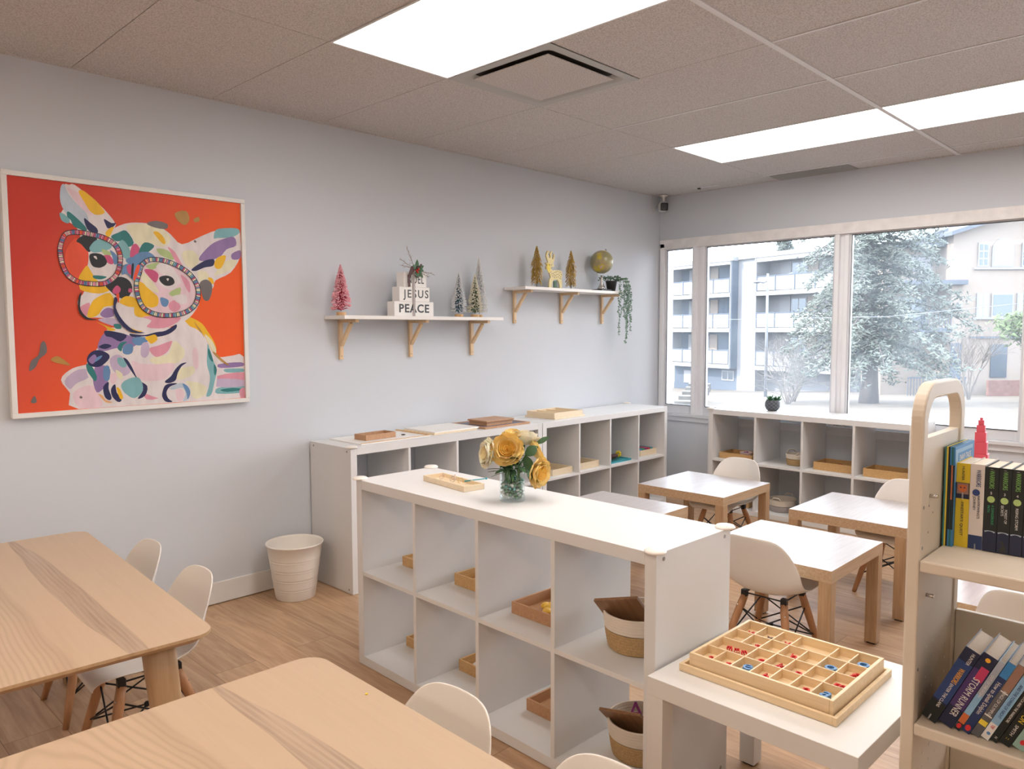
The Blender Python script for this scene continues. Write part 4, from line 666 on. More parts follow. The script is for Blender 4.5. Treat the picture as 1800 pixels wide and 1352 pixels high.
# stacked word blocks tied with a ribbon
t = thing('word_blocks', 'three stacked white blocks reading NOEL, JESUS, PEACE tied with striped ribbon and holly', 'holiday decoration', (-2.79, -.12, SZ1))
for wd, z0, x0, x1, s, sx, fnt, bd, spc in (('PEACE', 0, -.145, .145, .047, 1.08, -.002, .035, 1.12), ('JESUS', .085, -.108, .115, .046, .98, .012, .012, 1.25), ('NOEL', .170, -.075, .092, .050, .62, .002, .0, 1.15)):
    b_ = boxobj('block', 'white', x0, x1, -.03, .04, z0+.0003, z0+.0848, t, .0015)
    text('lettering', wd, s, 'ink', b_, frame3(((x0+x1)/2+fnt, -.0303, z0+.043), (1, 0, 0), (0, 0, 1), (0, -1, 0)), .0006, sx, bold=bd, space=spc)
bm = new(); 
for i, (a, b) in enumerate(((-.012, -.009), (-.009, -.006), (-.006, -.002), (-.002, .001), (.001, .004))): B(bm, a, b, -.0335, -.0318, .0, .262, i % 2)
B(bm, -.012, .004, -.0318, .05, .2552, .258, 0); sol('ribbonbrown', .10, .05, .05, .6); obj('ribbon', bm, ['ribbonbrown', 'white'], t)
bm = new()
for i, (dx, dz, w_) in enumerate(((-.05, -.10, .012), (-.035, -.03, .014), (.05, .035, .010), (.02, -.045, .010))):
    pts = [Vector((0, -.04, .27)), Vector((dx*.6, -.055, .285)), Vector((dx, -.045, .27+dz*.5)), Vector((dx*.85, -.04, .27+dz))]
    for a in range(3):
        p0, p1 = pts[a], pts[a+1]; s = Vector((0, 1, 0)).cross((p1-p0)).normalized()*w_*(1-a*.15); y_ = Vector((0, .002, 0))
        vs = [bm.verts.new(v) for v in (p0-s, p0+s, p1+s, p1-s, p0-s+y_, p0+s+y_, p1+s+y_, p1-s+y_)]
        for f_ in ((0, 1, 2, 3), (7, 6, 5, 4), (0, 4, 5, 1), (2, 6, 7, 3), (1, 5, 6, 2), (3, 7, 4, 0)): bm.faces.new([vs[k] for k in f_])
obj('bow', bm, 'ribbonbrown', t)
def leafshape(bm, o_, d, w_, L, mi=0, curl=.2, nrm=None):
    d = Vector(d).normalized(); n_ = Vector(nrm) if nrm else Vector((0, -1, .2)); s = d.cross(n_).normalized(); n_ = s.cross(d).normalized(); o_ = Vector(o_); N_ = 6; A = []; Bv = []
    for k in range(N_+1):
        q = k/N_; c = o_+d*L*q-n_*curl*L*q*q; ww = w_*math.sin(PI*min(1, q*.93+.05)); A.append((bm.verts.new(c-s*ww), bm.verts.new(c+n_*.12*w_), bm.verts.new(c+s*ww)))
    for k in range(N_):
        for j in (0, 1):
            f = bm.faces.new((A[k][j], A[k][j+1], A[k+1][j+1], A[k+1][j])); f.material_index = mi; f.smooth = True
bm = new()
for d, L in (((.1, -.2, .9), .06), ((.7, -.3, .4), .055), ((.5, -.4, -.6), .06), ((-.1, -.5, -.8), .05), ((.9, -.3, .0), .05), ((-.6, -.4, .5), .045)): leafshape(bm, (.005, -.045, .27), d, .014, L)
obj('holly_leaf', bm, 'leaf', t)
bm = new()
for q in ((.0, -.055, .265), (.012, -.057, .272), (.006, -.057, .255)): ball(bm, q, .006, 0, 8)
obj('berry', bm, 'red', t)
bm = new(); random.seed(3)
for dx, dz, L in ((-.8, .35, .13), (-.5, .85, .14), (-.9, .15, .11), (.85, -.15, .13), (.8, -.35, .10)):
    p = Vector((0, -.04, .272)); d = Vector((dx, -.1, dz)).normalized(); tube(bm, [p, p+d*L], [.0016, .0008], 5)
    for k in range(16):
        q = p+d*L*(.25+.75*k/16); s = Vector((random.gauss(0, .5), random.gauss(0, .5), random.gauss(0, .5)))+d*1.1; tube(bm, [q, q+s.normalized()*.022], [.0009, .0004], 4)
sol('driedtwig', .30, .22, .16, .8); obj('twig_spray', bm, 'driedtwig', t)
# reindeer cut-out
RP = [(515,580),(520,500),(535,470),(525,440),(512,400),(503,385),(487,395),(484,368),(496,352),(480,335),(484,326),(505,330),(503,312),(492,285),(486,262),(490,232),(503,210),(520,205),(520,216),(508,226),(502,248),(510,272),(522,282),(532,272),(527,245),(532,222),(545,210),(558,214),(546,226),(542,245),(546,272),(556,292),(566,262),(566,240),(575,232),(578,262),(572,300),(562,325),(568,345),(575,356),(560,366),(548,364),(545,385),(560,405),(590,394),(622,392),(648,400),(662,422),(662,452),(655,490),(662,520),(658,582),(636,582),(634,540),(620,505),(606,490),(575,490),(556,510),(548,545),(547,580)]
t = thing('reindeer_ornament', 'pale yellow wooden reindeer cut-out between the gold trees', 'ornament', (-1.505, -.11, SZ2))
pts = [((x-572)*.00098, (582-y)*.00070) for x, y in RP]
bm = new(); prism(bm, pts, -.005, .005, mtx=frame3((0, 0, 0), (1, 0, 0), (0, 0, 1), (0, -1, 0))); bm.normal_update(); bmesh.ops.triangulate(bm, faces=[f for f in bm.faces if len(f.verts) > 4], ngon_method='EAR_CLIP'); obj('body', bm, 'goldwood', t, fixn=True)
bm = new(); random.seed(2)
for x, y in [(535,420),(545,435),(560,430),(575,420),(590,415),(605,405),(625,410),(640,415),(650,435),(570,445),(585,450),(600,440),(615,435),(630,445),(645,460),(550,455),(565,465),(580,470),(600,465),(618,462),(632,475),(645,480),(540,380),(527,350),(545,345),(515,245),(550,230)]:
    a = random.uniform(0, PI); mm = frame3(((x-572)*.00098, -.0052, (582-y)*.00070), (math.cos(a), 0, math.sin(a)), (-math.sin(a), 0, math.cos(a)), (0, -1, 0)); prism(bm, [(-.006, 0), (0, -.0022), (.006, 0), (0, .0022)], 0, .0008, mtx=mm)
obj('cutout_pattern', bm, 'dark', t, fixn=True)
bm = new(); B(bm, -.005, .035, -.02, .02, 0, .008); B(bm, .0, .03, -.004, .004, .008, .055); obj('stand', bm, 'leaf', t)
bm = new(); ball(bm, (-.055, -.009, .165), .007, sc3=(1, .5, 1)); prism(bm, [(-.075, .175), (-.05, .16), (-.045, .12), (-.06, .105), (-.078, .13)], .0055, .008, mtx=frame3((0, 0, 0), (1, 0, 0), (0, 0, 1), (0, -1, 0))); obj('scarf', bm, 'yellow', t, fixn=True)
# globe
t = thing('desk_globe', 'small antique style globe on a silver stand on the upper shelf', 'globe', (-.945, -.105, SZ2))
def globemat():
    m = bpy.data.materials.new('globe_map'); m.use_nodes = True; N = m.node_tree.nodes; L = m.node_tree.links; b = N['Principled BSDF']; b.inputs['Roughness'].default_value = .3
    t_ = N.new('ShaderNodeTexCoord'); n = N.new('ShaderNodeTexNoise'); n.inputs['Scale'].default_value = 11; n.inputs['Detail'].default_value = 5; L.new(t_.outputs['Object'], n.inputs['Vector'])
    r = N.new('ShaderNodeValToRGB'); r.color_ramp.interpolation = 'CONSTANT'; e = r.color_ramp.elements; e[0].color = (.30, .28, .15, 1); e[1].position = .50; e[1].color = (.38, .31, .16, 1)
    for p_, c in ((.56, (.52, .43, .04, 1)), (.62, (.55, .40, .36, 1)), (.67, (.25, .26, .12, 1))): q = e.new(p_); q.color = c
    L.new(n.outputs['Fac'], r.inputs[0]); L.new(r.outputs[0], b.inputs['Base Color']); return m
M['globe'] = globemat(); sol('silver', .62, .60, .57, .25, metal=.9)
bm = new(); ball(bm, (0, 0, .222), .088, 0, 32); obj('ball', bm, 'globe', t)
ax = Vector((.42, -.05, .90)).normalized(); pr = Vector((0, 1, 0)).cross(ax).normalized(); bm = new()
tube(bm, [Vector((0, 0, .222))+(ax*math.cos(a)+pr*math.sin(a))*.097 for a in [k*PI/14 for k in range(15)]], .0028, 6); obj('meridian', bm, 'silver', t)
bm = new()
for s in (1, -1): tube(bm, [Vector((0, 0, .222))+ax*s*.09, Vector((0, 0, .222))+ax*s*.108], [.005, .004], 8); tube(bm, [Vector((0, 0, .222))+ax*s*.105+pr*.012, Vector((0, 0, .222))+ax*s*.105-pr*.012], .003, 6)
obj('pivot', bm, 'silver', t)
bm = new(); lathe(bm, [(0, .015), (.035, .015), (.028, .03), (.016, .05), (.011, .075), (.014, .085), (.009, .095), (.009, .120), (0, .121)], 24); obj('stand', bm, 'silver', t)
bm = new(); B(bm, -.06, .06, -.05, .05, 0, .015, bev=.003); obj('base', bm, 'black', t)
# trailing plant
t = thing('trailing_plant', 'trailing green plant in a black pot hanging over the upper shelf end', 'plant', (-.842, -.12, SZ2))
bm = new(); lathe(bm, [(0, 0), (.030, 0), (.044, .075), (.047, .082), (.042, .082), (.040, .07), (0, .068)], 24); obj('pot', bm, 'pot', t)
M['ivy'] = mat('grey_green_leaf', (.075, .145, .095), .6, noise=.4, nscale=60)
bm = new(); bs = new(); random.seed(12)
def lf(p, d, L): leafshape(bm, p, d, L*.33, L, 0, .15, nrm=(random.uniform(-.4, .4), -1, random.uniform(-.2, .6)))
for i in range(90):
    a = random.uniform(0, 2*PI); e = random.uniform(.1, 1.2); rr = random.uniform(.02, .07)
    p = Vector((rr*math.cos(a), rr*math.sin(a), .078+.035*math.sin(e))); p.x += random.choice((0, 0, -.05, .03)); p.y = min(p.y, .10); lf(p, (math.cos(a), math.sin(a), .5), random.uniform(.016, .026))
for i, (dx, dy, dz, sw) in enumerate([(-.02, -.09, -.34, .0), (.03, -.10, -.22, .01), (.06, -.10, -.40, .0), (.075, -.085, -.28, .02), (.095, -.09, -.37, -.02), (.05, -.11, -.18, .02), (.11, -.07, -.31, .05), (.085, -.10, -.24, .03), (.10, -.05, -.20, .0), (.07, -.12, -.12, .02), (-.015, -.1, -.20, 0), (.12, -.08, -.16, .03)]):
    st = Vector((dx*.3, dy*.4, .085)); pts = [st, Vector((dx*.8, dy*.9, .10)), Vector((dx, dy-.0, .05))]
    n_ = int(abs(dz)/.025)+2
    for k in range(1, n_+1): pts.append(Vector((dx+sw*k/n_+.008*math.sin(k*1.3+i), dy+.006*math.cos(k*1.7+i), .05+(dz-.05)*k/n_)))
    tube(bs, pts, .0011, 4)
    for k in range(1, len(pts)):
        for s in (-1, 1):
            for m_ in (0, .5):
                p = pts[k-1].lerp(pts[k], m_); lf(p, (s*.8, random.uniform(-.6, .2), random.uniform(-.5, .2)), random.uniform(.011, .018))
tag(obj('leaves', bm, 'ivy', t), None, None, None, 'stuff'); obj('stems', bs, 'stem', t)

# ------------------------------------------------------------------ cube shelving units. local x into the unit, local y = -0 .. -1.47
def cube_unit(label, loc, rz, caps=(), feet=True):
    t = thing('cube_shelf_unit', label, 'shelf unit', loc, rz); L, D, Hh, o_, i_ = 1.466, .39, .77, .038, .016
    boxobj('top_panel', 'kwhite', 0, D, -L+o_, -o_, Hh-o_, Hh, t, .0012); boxobj('bottom_panel', 'kwhite', 0, D, -L+o_, -o_, .002, o_, t, .0012)
    for y in (-o_, -L):
        s_ = boxobj('side_panel', 'kwhite', 0, D, y, y+o_, .002, Hh, t, .0012); bm = new(); yy = 0.0004 if y == -o_ else -L-.0004
        for x, z in ((.035, Hh-.020), (D-.035, Hh-.020), (.035, .022), (D-.035, .022)):
            bm2 = [bm.verts.new((x+.006*math.cos(a*PI/6), yy, z+.006*math.sin(a*PI/6))) for a in range(12)]; f = bm.faces.new(bm2)
            b2 = [bm.verts.new((x+.006*math.cos(a*PI/6), yy+(-.0006 if y != -o_ else .0006), z+.006*math.sin(a*PI/6))) for a in range(12)]; bm.faces.new(b2)
            for a in range(12): bm.faces.new((bm2[a], bm2[(a+1) % 12], b2[(a+1) % 12], b2[a]))
        obj('screw', bm, 'screw', s_, fixn=True)
    cw = (L-2*o_-3*i_)/4; ys = [-o_-k*(cw+i_) for k in range(4)]
    for k in range(1, 4): boxobj('divider', 'kwhite', .002, D-.002, ys[k], ys[k]+i_, o_, Hh-o_, t, .0008)
    for k in range(4): boxobj('shelf', 'kwhite', .002, D-.002, ys[k]-cw, ys[k], .377, .393, t, .0008)
    for x, y in caps:
        bm = new(); lathe(bm, [(0, -.001), (.030, -.001), (.031, .003), (.026, .008), (.010, .010), (0, .0102)], 24, c=(x, y, Hh+.001)); 
        obj('corner_guard', bm, 'cap', t)
    return t
K1 = (-3.8518, -1.0940, 0); K1A = -.0238
K4 = (-.4121, -.7276, 0); K4A = -.0137
k1 = cube_unit('white cube shelf unit in the middle of the room, holding the flower vase', K1, K1A, caps=((.012, -.012), (.378, -.012), (.012, -1.454), (.378, -1.454)))
cube_unit('white cube shelf unit against the wall, behind the waste bin', (-3.4145, -.4010, 0), PI/2, caps=((.018, -.018),))
cube_unit('white cube shelf unit against the wall in the room corner', (-1.9415, -.4010, 0), PI/2, caps=((.378, -1.454),))
cube_unit('white cube shelf unit under the windows, holding the potted succulent', K4, K4A, caps=((.012, -.012),))
def inframe(org, a, x, y): return org[0]+math.cos(a)*x-math.sin(a)*y, org[1]+math.sin(a)*x+math.cos(a)*y
def tray(label, loc, rz, lx, ly, h, m='bamboo', tk=.008, group=None, name='wooden_tray', bottom=None, cat='tray'):
    t = thing(name, label, cat, loc, rz, group)
    bm = new(); B(bm, 0, lx, 0, tk, 0, h, bev=.001); B(bm, 0, lx, ly-tk, ly, 0, h, bev=.001); B(bm, 0, tk, tk, ly-tk, 0, h, bev=.001); B(bm, lx-tk, lx, tk, ly-tk, 0, h, bev=.001); obj('rim', bm, m, t)
    bm = new(); B(bm, tk, lx-tk, tk, ly-tk, 0.001, .006); obj('base', bm, bottom or m, t); return t
def k1tray(label, x, y, z, ly=.22, lx=.20, h=.045, m='bamboo', a=0):
    X, Y = inframe(K1, K1A, x, y); return tray(label, (X, Y, z), K1A+a-PI/2, ly, lx, h, m)
def lump(name, label, cat, loc, m, kind, group=None, s=1):
    """small loose items lying in trays"""
    bm = new()
    if kind == 'bag':
        random.seed(int(abs(loc[0])*1000))
        for k in range(9): ball(bm, (random.uniform(-.04, .04)*s, random.uniform(-.03, .03)*s, .012*s+random.uniform(0, .012)*s), .016*s, 0, 10, (1.2, 1, .7))
    elif kind == 'disc': lathe(bm, [(0, 0), (.03*s, 0), (.034*s, .006*s), (.034*s, .012*s), (0, .016*s)], 20)
    elif kind == 'oval': ball(bm, (0, 0, .014*s), .03*s, 0, 14, (1.3, .8, .45))
    return tag(obj(name, bm, m, None, loc), label, cat, group)
zu, zl = .3935, .0385
# trays lie with their long side along the shelf
k1tray('small bamboo tray on the upper shelf, leftmost cell of the middle unit', .165, -.083, zu, .20, .18, .04)
k1tray('bamboo tray with white piece, upper shelf, second cell of the middle unit', .165, -.420, zu, .24, .19, .045)
k1tray('reddish wooden tray of yellow pieces, upper shelf, third cell of the middle unit', .114, -.788, zu, .255, .22, .042, 'cherry')
k1tray('small bamboo tray on the floor level, leftmost cell of the middle unit', .187, -.072, zl, .20, .18, .04)
k1tray('bamboo tray with white piece, lower row, second cell of the middle unit', .195, -.408, zl, .24, .18, .045)
k1tray('reddish wooden tray with yellow pieces, lower row, third cell of the middle unit', .16, -.815, zl, .22, .21, .042, 'cherry')
sol('whitecer', .75, .76, .78, .3); sol('yelbag', .85, .55, .08, .35); sol('clearbag', .85, .75, .65, .25)
def atk1(x, y, z): X, Y = inframe(K1, K1A, x, y); return (X, Y, z)
lump('ceramic_piece', 'white oval piece in the bamboo tray of the upper second cell', 'teaching piece', atk1(.26, -.50, zu+.0065), 'whitecer', 'oval', s=1.4)
lump('ceramic_piece', 'white oval piece in the bamboo tray of the lower second cell', 'teaching piece', atk1(.25, -.485, zl+.0065), 'whitecer', 'oval', s=1.4)
lump('counter_bag', 'clear bag of yellow pieces in the upper reddish tray', 'bag of pieces', atk1(.21, -.89, zu+.0065), 'yelbag', 'bag')
lump('counter_bag', 'yellow pieces in the lower reddish tray', 'bag of pieces', atk1(.25, -.915, zl+.0065), 'yelbag', 'bag')
def basket(name, label, loc, rb, rt_, h, split, m1='rope', m2='jute', sx=1, rz=0, handles=True):
    t = thing(name, label, 'basket', loc, rz); n = max(6, int(h/.0085)); w_ = .005
    def prof(a, b):
        P = []
        for k in range(a, b):
            q0 = k/n; q1 = (k+1)/n
            for q in (q0+.15/n, q0+.5/n, q0+.85/n):
                r = rb+(rt_-rb)*(q**.6); bul = .0018 if abs(q-(q0+.5/n)) < 1e-6 else 0; P.append((r+bul, q*h))
        return P
    ks = int(n*split)
    for nm, a, b, m in (('lower_band', 0, ks, m2), ('upper_band', ks, n, m1)):
        P = prof(a, b); inn = [(r-w_-.001, z) for r, z in P[::-1]]
        bm = new(); full = P+inn
        if a == 0: lathe(bm, [(0, 0), (rb, 0)]+P+inn+[(0, .006)], 40)
        else: lathe(bm, full, 40, closed=True)
        for v in bm.verts: v.co.x *= sx
        obj(nm, bm, m, t, fixn=True)
    if handles:
        bm = new()
        for s in (-1, 1): tube(bm, [(s*(rt_-.004)*sx, -.035, h-.003), (s*(rt_+.002)*sx, -.02, h+.018), (s*(rt_+.002)*sx, .02, h+.018), (s*(rt_-.004)*sx, .035, h-.003)], .0045, 8)
        obj('handle', bm, m1, t)
    return t
def board(label, loc, rot, w_=.15, l_=.15):
    t = thing('wooden_board', label, 'board', loc); t.rotation_euler = rot
    bm = new(); B(bm, -w_/2, w_/2, 0, .006, -l_/2, l_/2, bev=.002); obj('panel', bm, 'darkboard', t)
    bm = new(); B(bm, -w_/2, w_/2, .0062, .010, -l_/2, l_/2, bev=.001); obj('backing', bm, 'darkboard', t); return t
bx, by, _ = atk1(.20, -1.262, 0)
basket('rope_basket', 'two tone rope basket holding a board, upper right cell of the middle unit', (bx, by, zu+.0008), .088, .108, .118, .55, rz=.6, handles=False)
board('dark square wooden board standing in the upper rope basket', (bx-.045, by+.012, zu+.118), (math.radians(-38), math.radians(14), math.radians(100)))
bx2, by2, _ = atk1(.225, -1.262, 0)
basket('rope_basket', 'two tone rope basket holding a board, lower right cell of the middle unit', (bx2, by2, zl+.0008), .088, .108, .118, .55, rz=.6, handles=False)
board('dark square wooden board standing in the lower rope basket', (bx2-.045, by2+.010, zl+.115), (math.radians(-42), math.radians(10), math.radians(95)))
def letter(ch, label, loc, rot, size, m, th=.004, group=None):
    me = Matrix.Identity(4); o = text('wooden_letter', ch, size, m, None, me, th/2)
    o.location = loc; o.rotation_euler = rot; return tag(o, label, 'letter', group)
letter('a', 'red letter leaning in the upper rope basket', (bx+.010, by+.018, zu+.122), (1.1, 0, -.6), .05, 'red', .008)
letter('e', 'yellow letter below the red one in the upper rope basket', (bx+.012, by+.006, zu+.100), (1.0, .2, -.5), .045, 'yellow', .008)
letter('A', 'purple letter leaning in the lower rope basket', (bx2+.0, by2+.022, zl+.125), (.9, 0, -.9), .055, 'purple', .008)
letter('s', 'yellow letter under the purple one in the lower rope basket', (bx2+.005, by2+.016, zl+.104), (.6, 0, -.9), .04, 'yellow', .008)
# wall units: contents
zz = .3935
tray('pine tray on the shelf, first cell of the corner unit', (-1.80, -.36, zz), 0, .21, .25, .042, 'palepine')
tray('pine tray on the shelf, second cell of the corner unit', (-1.50, -.35, zz), 0, .22, .26, .045, 'palepine')
t = thing('teal_plate', 'flat teal plate with dark leaf shapes and a yellow toy in the third cell', 'plate', (-1.155, -.36, zz)); bm = new(); B(bm, 0, .26, 0, .20, 0, .004, bev=.001); B(bm, 0, .26, 0, .006, .004, .012); B(bm, 0, .26, .194, .2, .004, .012); B(bm, 0, .006, .006, .194, .004, .012); B(bm, .254, .26, .006, .194, .004, .012); obj('dish', bm, 'teal', t)
bm = new()
for k, (x, y) in enumerate(((.05, .06), (.09, .09), (.12, .06), (.07, .12))): ball(bm, (x, y, .022+.006*k), .035, 0, 12, (1.3, .6, .45))
sol('darkleaf', .08, .035, .04, .6); tag(obj('leaf_shapes', bm, 'darkleaf', None, (-1.155, -.36, zz+.004)), 'dark brown leaf shaped pieces on the teal plate', 'leaf piece')
t = thing('toy_flower', 'bright yellow toy on the right of the teal plate', 'toy', (-.95, -.27, zz+.008)); bm = new(); tube(bm, [(-.06, 0, .012), (0, 0, .02)], .012, 8)
obj('handle', bm, 'yellow', t); bm = new()
for k in range(7): a = k*2*PI/7; ball(bm, (.012, .016*math.cos(a), .032+.016*math.sin(a)), .011, 0, 8)
obj('head', bm, 'yellow', t)
tray('pine tray of coloured pieces in the last cell beside the window', (-.735, -.33, zz), 0, .22, .24, .045, 'palepine')
for k, (m, nm) in enumerate((('blue', 'blue'), ('green', 'green'), ('purple', 'purple'), ('red', 'red'), ('teal', 'teal'))):
    tag(boxobj('coloured_block', m, -.715+.037*k, -.684+.037*k, -.31, -.13, zz+.0065, zz+.052, None, .002), nm+' block in the pine tray of the last wall cell', 'block', None)
# on top of the wall units
zt = .7705
t = thing('white_board_tray', 'flat white framed board at the left end of the wall unit top', 'board', (-3.31, -.345, zt)); bm = new(); B(bm, 0, .47, 0, .31, 0, .006, bev=.001); obj('panel', bm, 'white', t); bm = new(); B(bm, .455, .47, .0, .31, .0062, .012); B(bm, 0, .455, 0, .006, .0062, .009); obj('edge_strip', bm, 'cork', t)
tray('small brown box lying on the left white board', (-3.23, -.27, zt+.0065), .05, .21, .10, .03, 'cherry', .006, bottom='grey')
lump('black_button', 'tiny dark round piece beside the small brown box', 'counter', (-2.945, -.23, zt+.0065), 'black', 'disc', s=.35)
t = thing('white_board_tray', 'second flat white board lying on a thin frame, middle of the wall unit top', 'board', (-2.80, -.33, zt)); bm = new(); B(bm, 0, .34, 0, .29, 0, .008, bev=.001); obj('frame', bm, 'palepine', t); bm = new(); B(bm, .01, .36, .005, .285, .0082, .016, bev=.001); obj('panel', bm, 'white', t)
t = thing('chalk_board', 'blue grey gridded board with wooden frame on the wall unit top', 'board', (-2.42, -.36, zt)); bm = new(); B(bm, .014, .386, .014, .306, .001, .008); obj('panel', bm, mat('slate_board', (.17, .17, .22), .6), t)
bm = new(); B(bm, 0, .40, 0, .014, 0, .012, bev=.001); B(bm, 0, .40, .306, .32, 0, .012, bev=.001); B(bm, 0, .014, .014, .306, 0, .012, bev=.001); B(bm, .386, .4, .014, .306, 0, .012, bev=.001); obj('frame', bm, 'cherry', t)
t = thing('lidded_box', 'pinkish wooden lidded box standing on the gridded board', 'box', (-2.36, -.31, zt+.0085)); bm = new(); B(bm, .008, .235, .008, .17, 0, .022, bev=.001); obj('body', bm, 'cherry', t); bm = new(); B(bm, 0, .243, 0, .178, .0222, .032, bev=.0015); obj('lid', bm, 'cherry', t)
tray('pale wooden tray on top of the corner unit', (-1.76, -.345, zt), .02, .33, .27, .012, 'palepine', .008)
t = thing('divided_box', 'pale divided wooden box nested on the tray above the corner unit', 'box', (-1.75, -.333, zt+.0065), .02)
bm = new()
for a in ((0, .31, 0, .008), (0, .31, .242, .25), (0, .008, .008, .242), (.302, .31, .008, .242)): B(bm, *a, 0, .036, bev=.001)
obj('rim', bm, 'palepine', t); bm = new(); B(bm, .008, .302, .008, .242, .001, .005); obj('base', bm, 'palepine', t)
bm = new(); B(bm, .10, .106, .008, .242, .005, .032); B(bm, .20, .206, .008, .242, .005, .032); obj('partition', bm, 'palepine', t)
# ------------------------------------------------------------------ window unit contents and top
def atk4(x, y): return inframe(K4, K4A, x, y)
def k4tray(label, x, y, z, ly, lx, h, m='bamboo', a=0):
    X, Y = atk4(x, y); return tray(label, (X, Y, z), K4A-PI/2+a, ly, lx, h, m)
k4tray('bamboo tray with a small pink cup on the window unit shelf', .06, -.062, zz, .27, .20, .045)
k4tray('bamboo tray of wires and beads in the third cell of the window unit', .08, -.785, zz, .29, .20, .055, 'bamboo')
k4tray('bamboo tray in the last cell of the window unit', .06, -1.13, zz, .29, .20, .055, 'bamboo')
X, Y = atk4(.13, -.25); t = thing('small_cup', 'small pale pink cup with dark dots inside the bamboo tray', 'cup', (X, Y, zz+.0065)); bm = new(); lathe(bm, [(0, 0), (.036, 0), (.046, .045), (.048, .05), (.043, .05), (.040, .04), (0, .035)], 24); sol('palepink', .78, .62, .60, .5); obj('body', bm, 'palepink', t); bm = new()
for k in range(3): ball(bm, (-.015+.015*k, .01*(k % 2), .043), .009, 0, 8)
obj('beads', bm, 'purple', t)
random.seed(4); bm = new(); X, Y = atk4(.18, -.93)
for k in range(7):
    a = random.uniform(0, PI); tube(bm, [(-.08*math.cos(a), -.03*math.sin(a)-.02, .01), (0, .01*k-.03, .03+.01*random.random()), (.08*math.cos(a), .04*math.sin(a), .012)], .0022, 5, k % 2)
tag(obj('bead_wire', bm, ['ribbonbrown', 'red'], None, (X, Y, zz+.006)), 'tangled dark and red wires in the third cell tray of the window unit', 'bead wire')
X, Y = atk4(.17, -.62); basket('rope_basket', 'small cream and tan rope basket on the window unit shelf', (X, Y, zz+.0008), .060, .072, .082, .62, 'rope', 'jute', rz=.9)
X, Y = atk4(.18, -.52); basket('rope_basket', 'cream rope basket with grey band on the window unit floor', (X, Y, .0388), .082, .098, .09, .55, 'rope', 'greyrope', sx=1.1, rz=0)
k4tray('small bamboo tray on the floor of the window unit behind the table leg', .07, -.17, .0385, .14, .16, .05)
X, Y = atk4(.20, -.415); t = thing('potted_succulent', 'green succulent in a round dark pot with pale diamond lines on the window unit', 'plant', (X, Y, zt))
bm = new(); lathe(bm, [(0, 0), (.030, 0), (.044, .012), (.053, .035), (.052, .06), (.043, .080), (.038, .080), (.036, .068), (0, .066)], 32); obj('pot', bm, mat('dark_grey_pot', (.07, .08, .095), .6), t)
bm = new(); pr_ = lambda z: .0305+.0235*math.sin(min(1, max(0, z/.072))*PI*.62) if z < .05 else .0535-.010*((z-.05)/.03)**1.5
for k in range(10):
    for s in (-1, 1):
        pts = []
        for q in range(13):
            z = .004+.072*q/12; a = k*2*PI/10+s*q/12*PI*.55
            rr = [(0, .030), (.012, .044), (.035, .053), (.06, .052), (.080, .043)]
            for (z0_, r0_), (z1_, r1_) in zip(rr, rr[1:]):
                if z0_ <= z <= z1_: r_ = r0_+(r1_-r0_)*(z-z0_)/(z1_-z0_)
            pts.append((math.cos(a)*(r_+.0003), math.sin(a)*(r_+.0003), z))
        tube(bm, pts, .0008, 4, cap=False)
sol('potline', .30, .32, .35, .6); obj('pot_pattern', bm, 'potline', t)
bm = new(); random.seed(8); M['succ'] = mat('succulent_green', (.09, .24, .12), .5, noise=.3, nscale=30)
for cx, cy, n_, L in ((-.014, .014, 26, .040), (.018, -.012, 22, .036), (.005, .02, 16, .05), (.03, -.03, 16, .05)):
    for k in range(n_): a = k*2.4; e = .2+1.1*k/n_; leafshape(bm, (cx, cy, .070), (math.cos(a)*math.cos(e), math.sin(a)*math.cos(e), math.sin(e)), .0065, L*(.7+.5*k/n_), 0, .1, nrm=(0.01, 0, 1))
tag(obj('leaves', bm, 'succ', t), None, None)

# ------------------------------------------------------------------ top of the middle unit: vase, roses, clip tray
VX, VY = inframe(K1, K1A, .178, -.728); VZ = .7705
t = thing('glass_vase', 'clear glass cylinder vase filled with green glass pebbles', 'vase', (VX, VY, VZ))
bm = new(); lathe(bm, [(0, 0), (.043, 0), (.0455, .003), (.0455, .122), (.0445, .1235), (.0435, .122), (.0435, .011), (.041, .009), (0, .009)], 48); obj('glass', bm, 'glass', t, fixn=True)
random.seed(21); PE = ('green', 'clear', 'teal', 'white')
for nm, c, tr in (('green', (.10, .22, .12), 0), ('clear', (.40, .46, .43), 0), ('teal', (.10, .30, .27), 0), ('white', (.66, .68, .64), 0)): M['peb_'+nm] = mat('pebble_'+nm, c, .08, spec=.9, coat=1)
pm = []
for nm in PE:
    bm = new(); ball(bm, (0, 0, 0), .0072, 0, 10, (1, 1, .72)); o = obj('glass_pebble', bm, 'peb_'+nm); pm.append(o)
used = [0]*4; cnt = 0
PP = []
tries = 0
while len(PP) < 150 and tries < 60000:
    tries += 1; r = .0362*math.sqrt(random.random()); a = random.uniform(0, 2*PI); q = Vector((r*math.cos(a), r*math.sin(a), random.uniform(.0165, .068+.008*math.cos(a))))
    if all((q-p_).length > .0118 for p_ in PP): PP.append(q)
for q3 in PP:
    q = random.choices((0, 1, 2, 3), (4, 4, 3, 2 if q3.z > .03 else 7))[0]
    src = pm[q]
    if used[q] == 0: o = src
    else: o = src.copy(); C.objects.link(o)
    used[q] += 1; o.location = (VX+q3.x, VY+q3.y, VZ+q3.z); o.rotation_euler = (random.uniform(-.9, .9), random.uniform(-.9, .9), 0)
    tag(o, PE[q]+' glass pebble inside the clear flower vase', 'pebble', PE[q]+' pebbles in the vase')
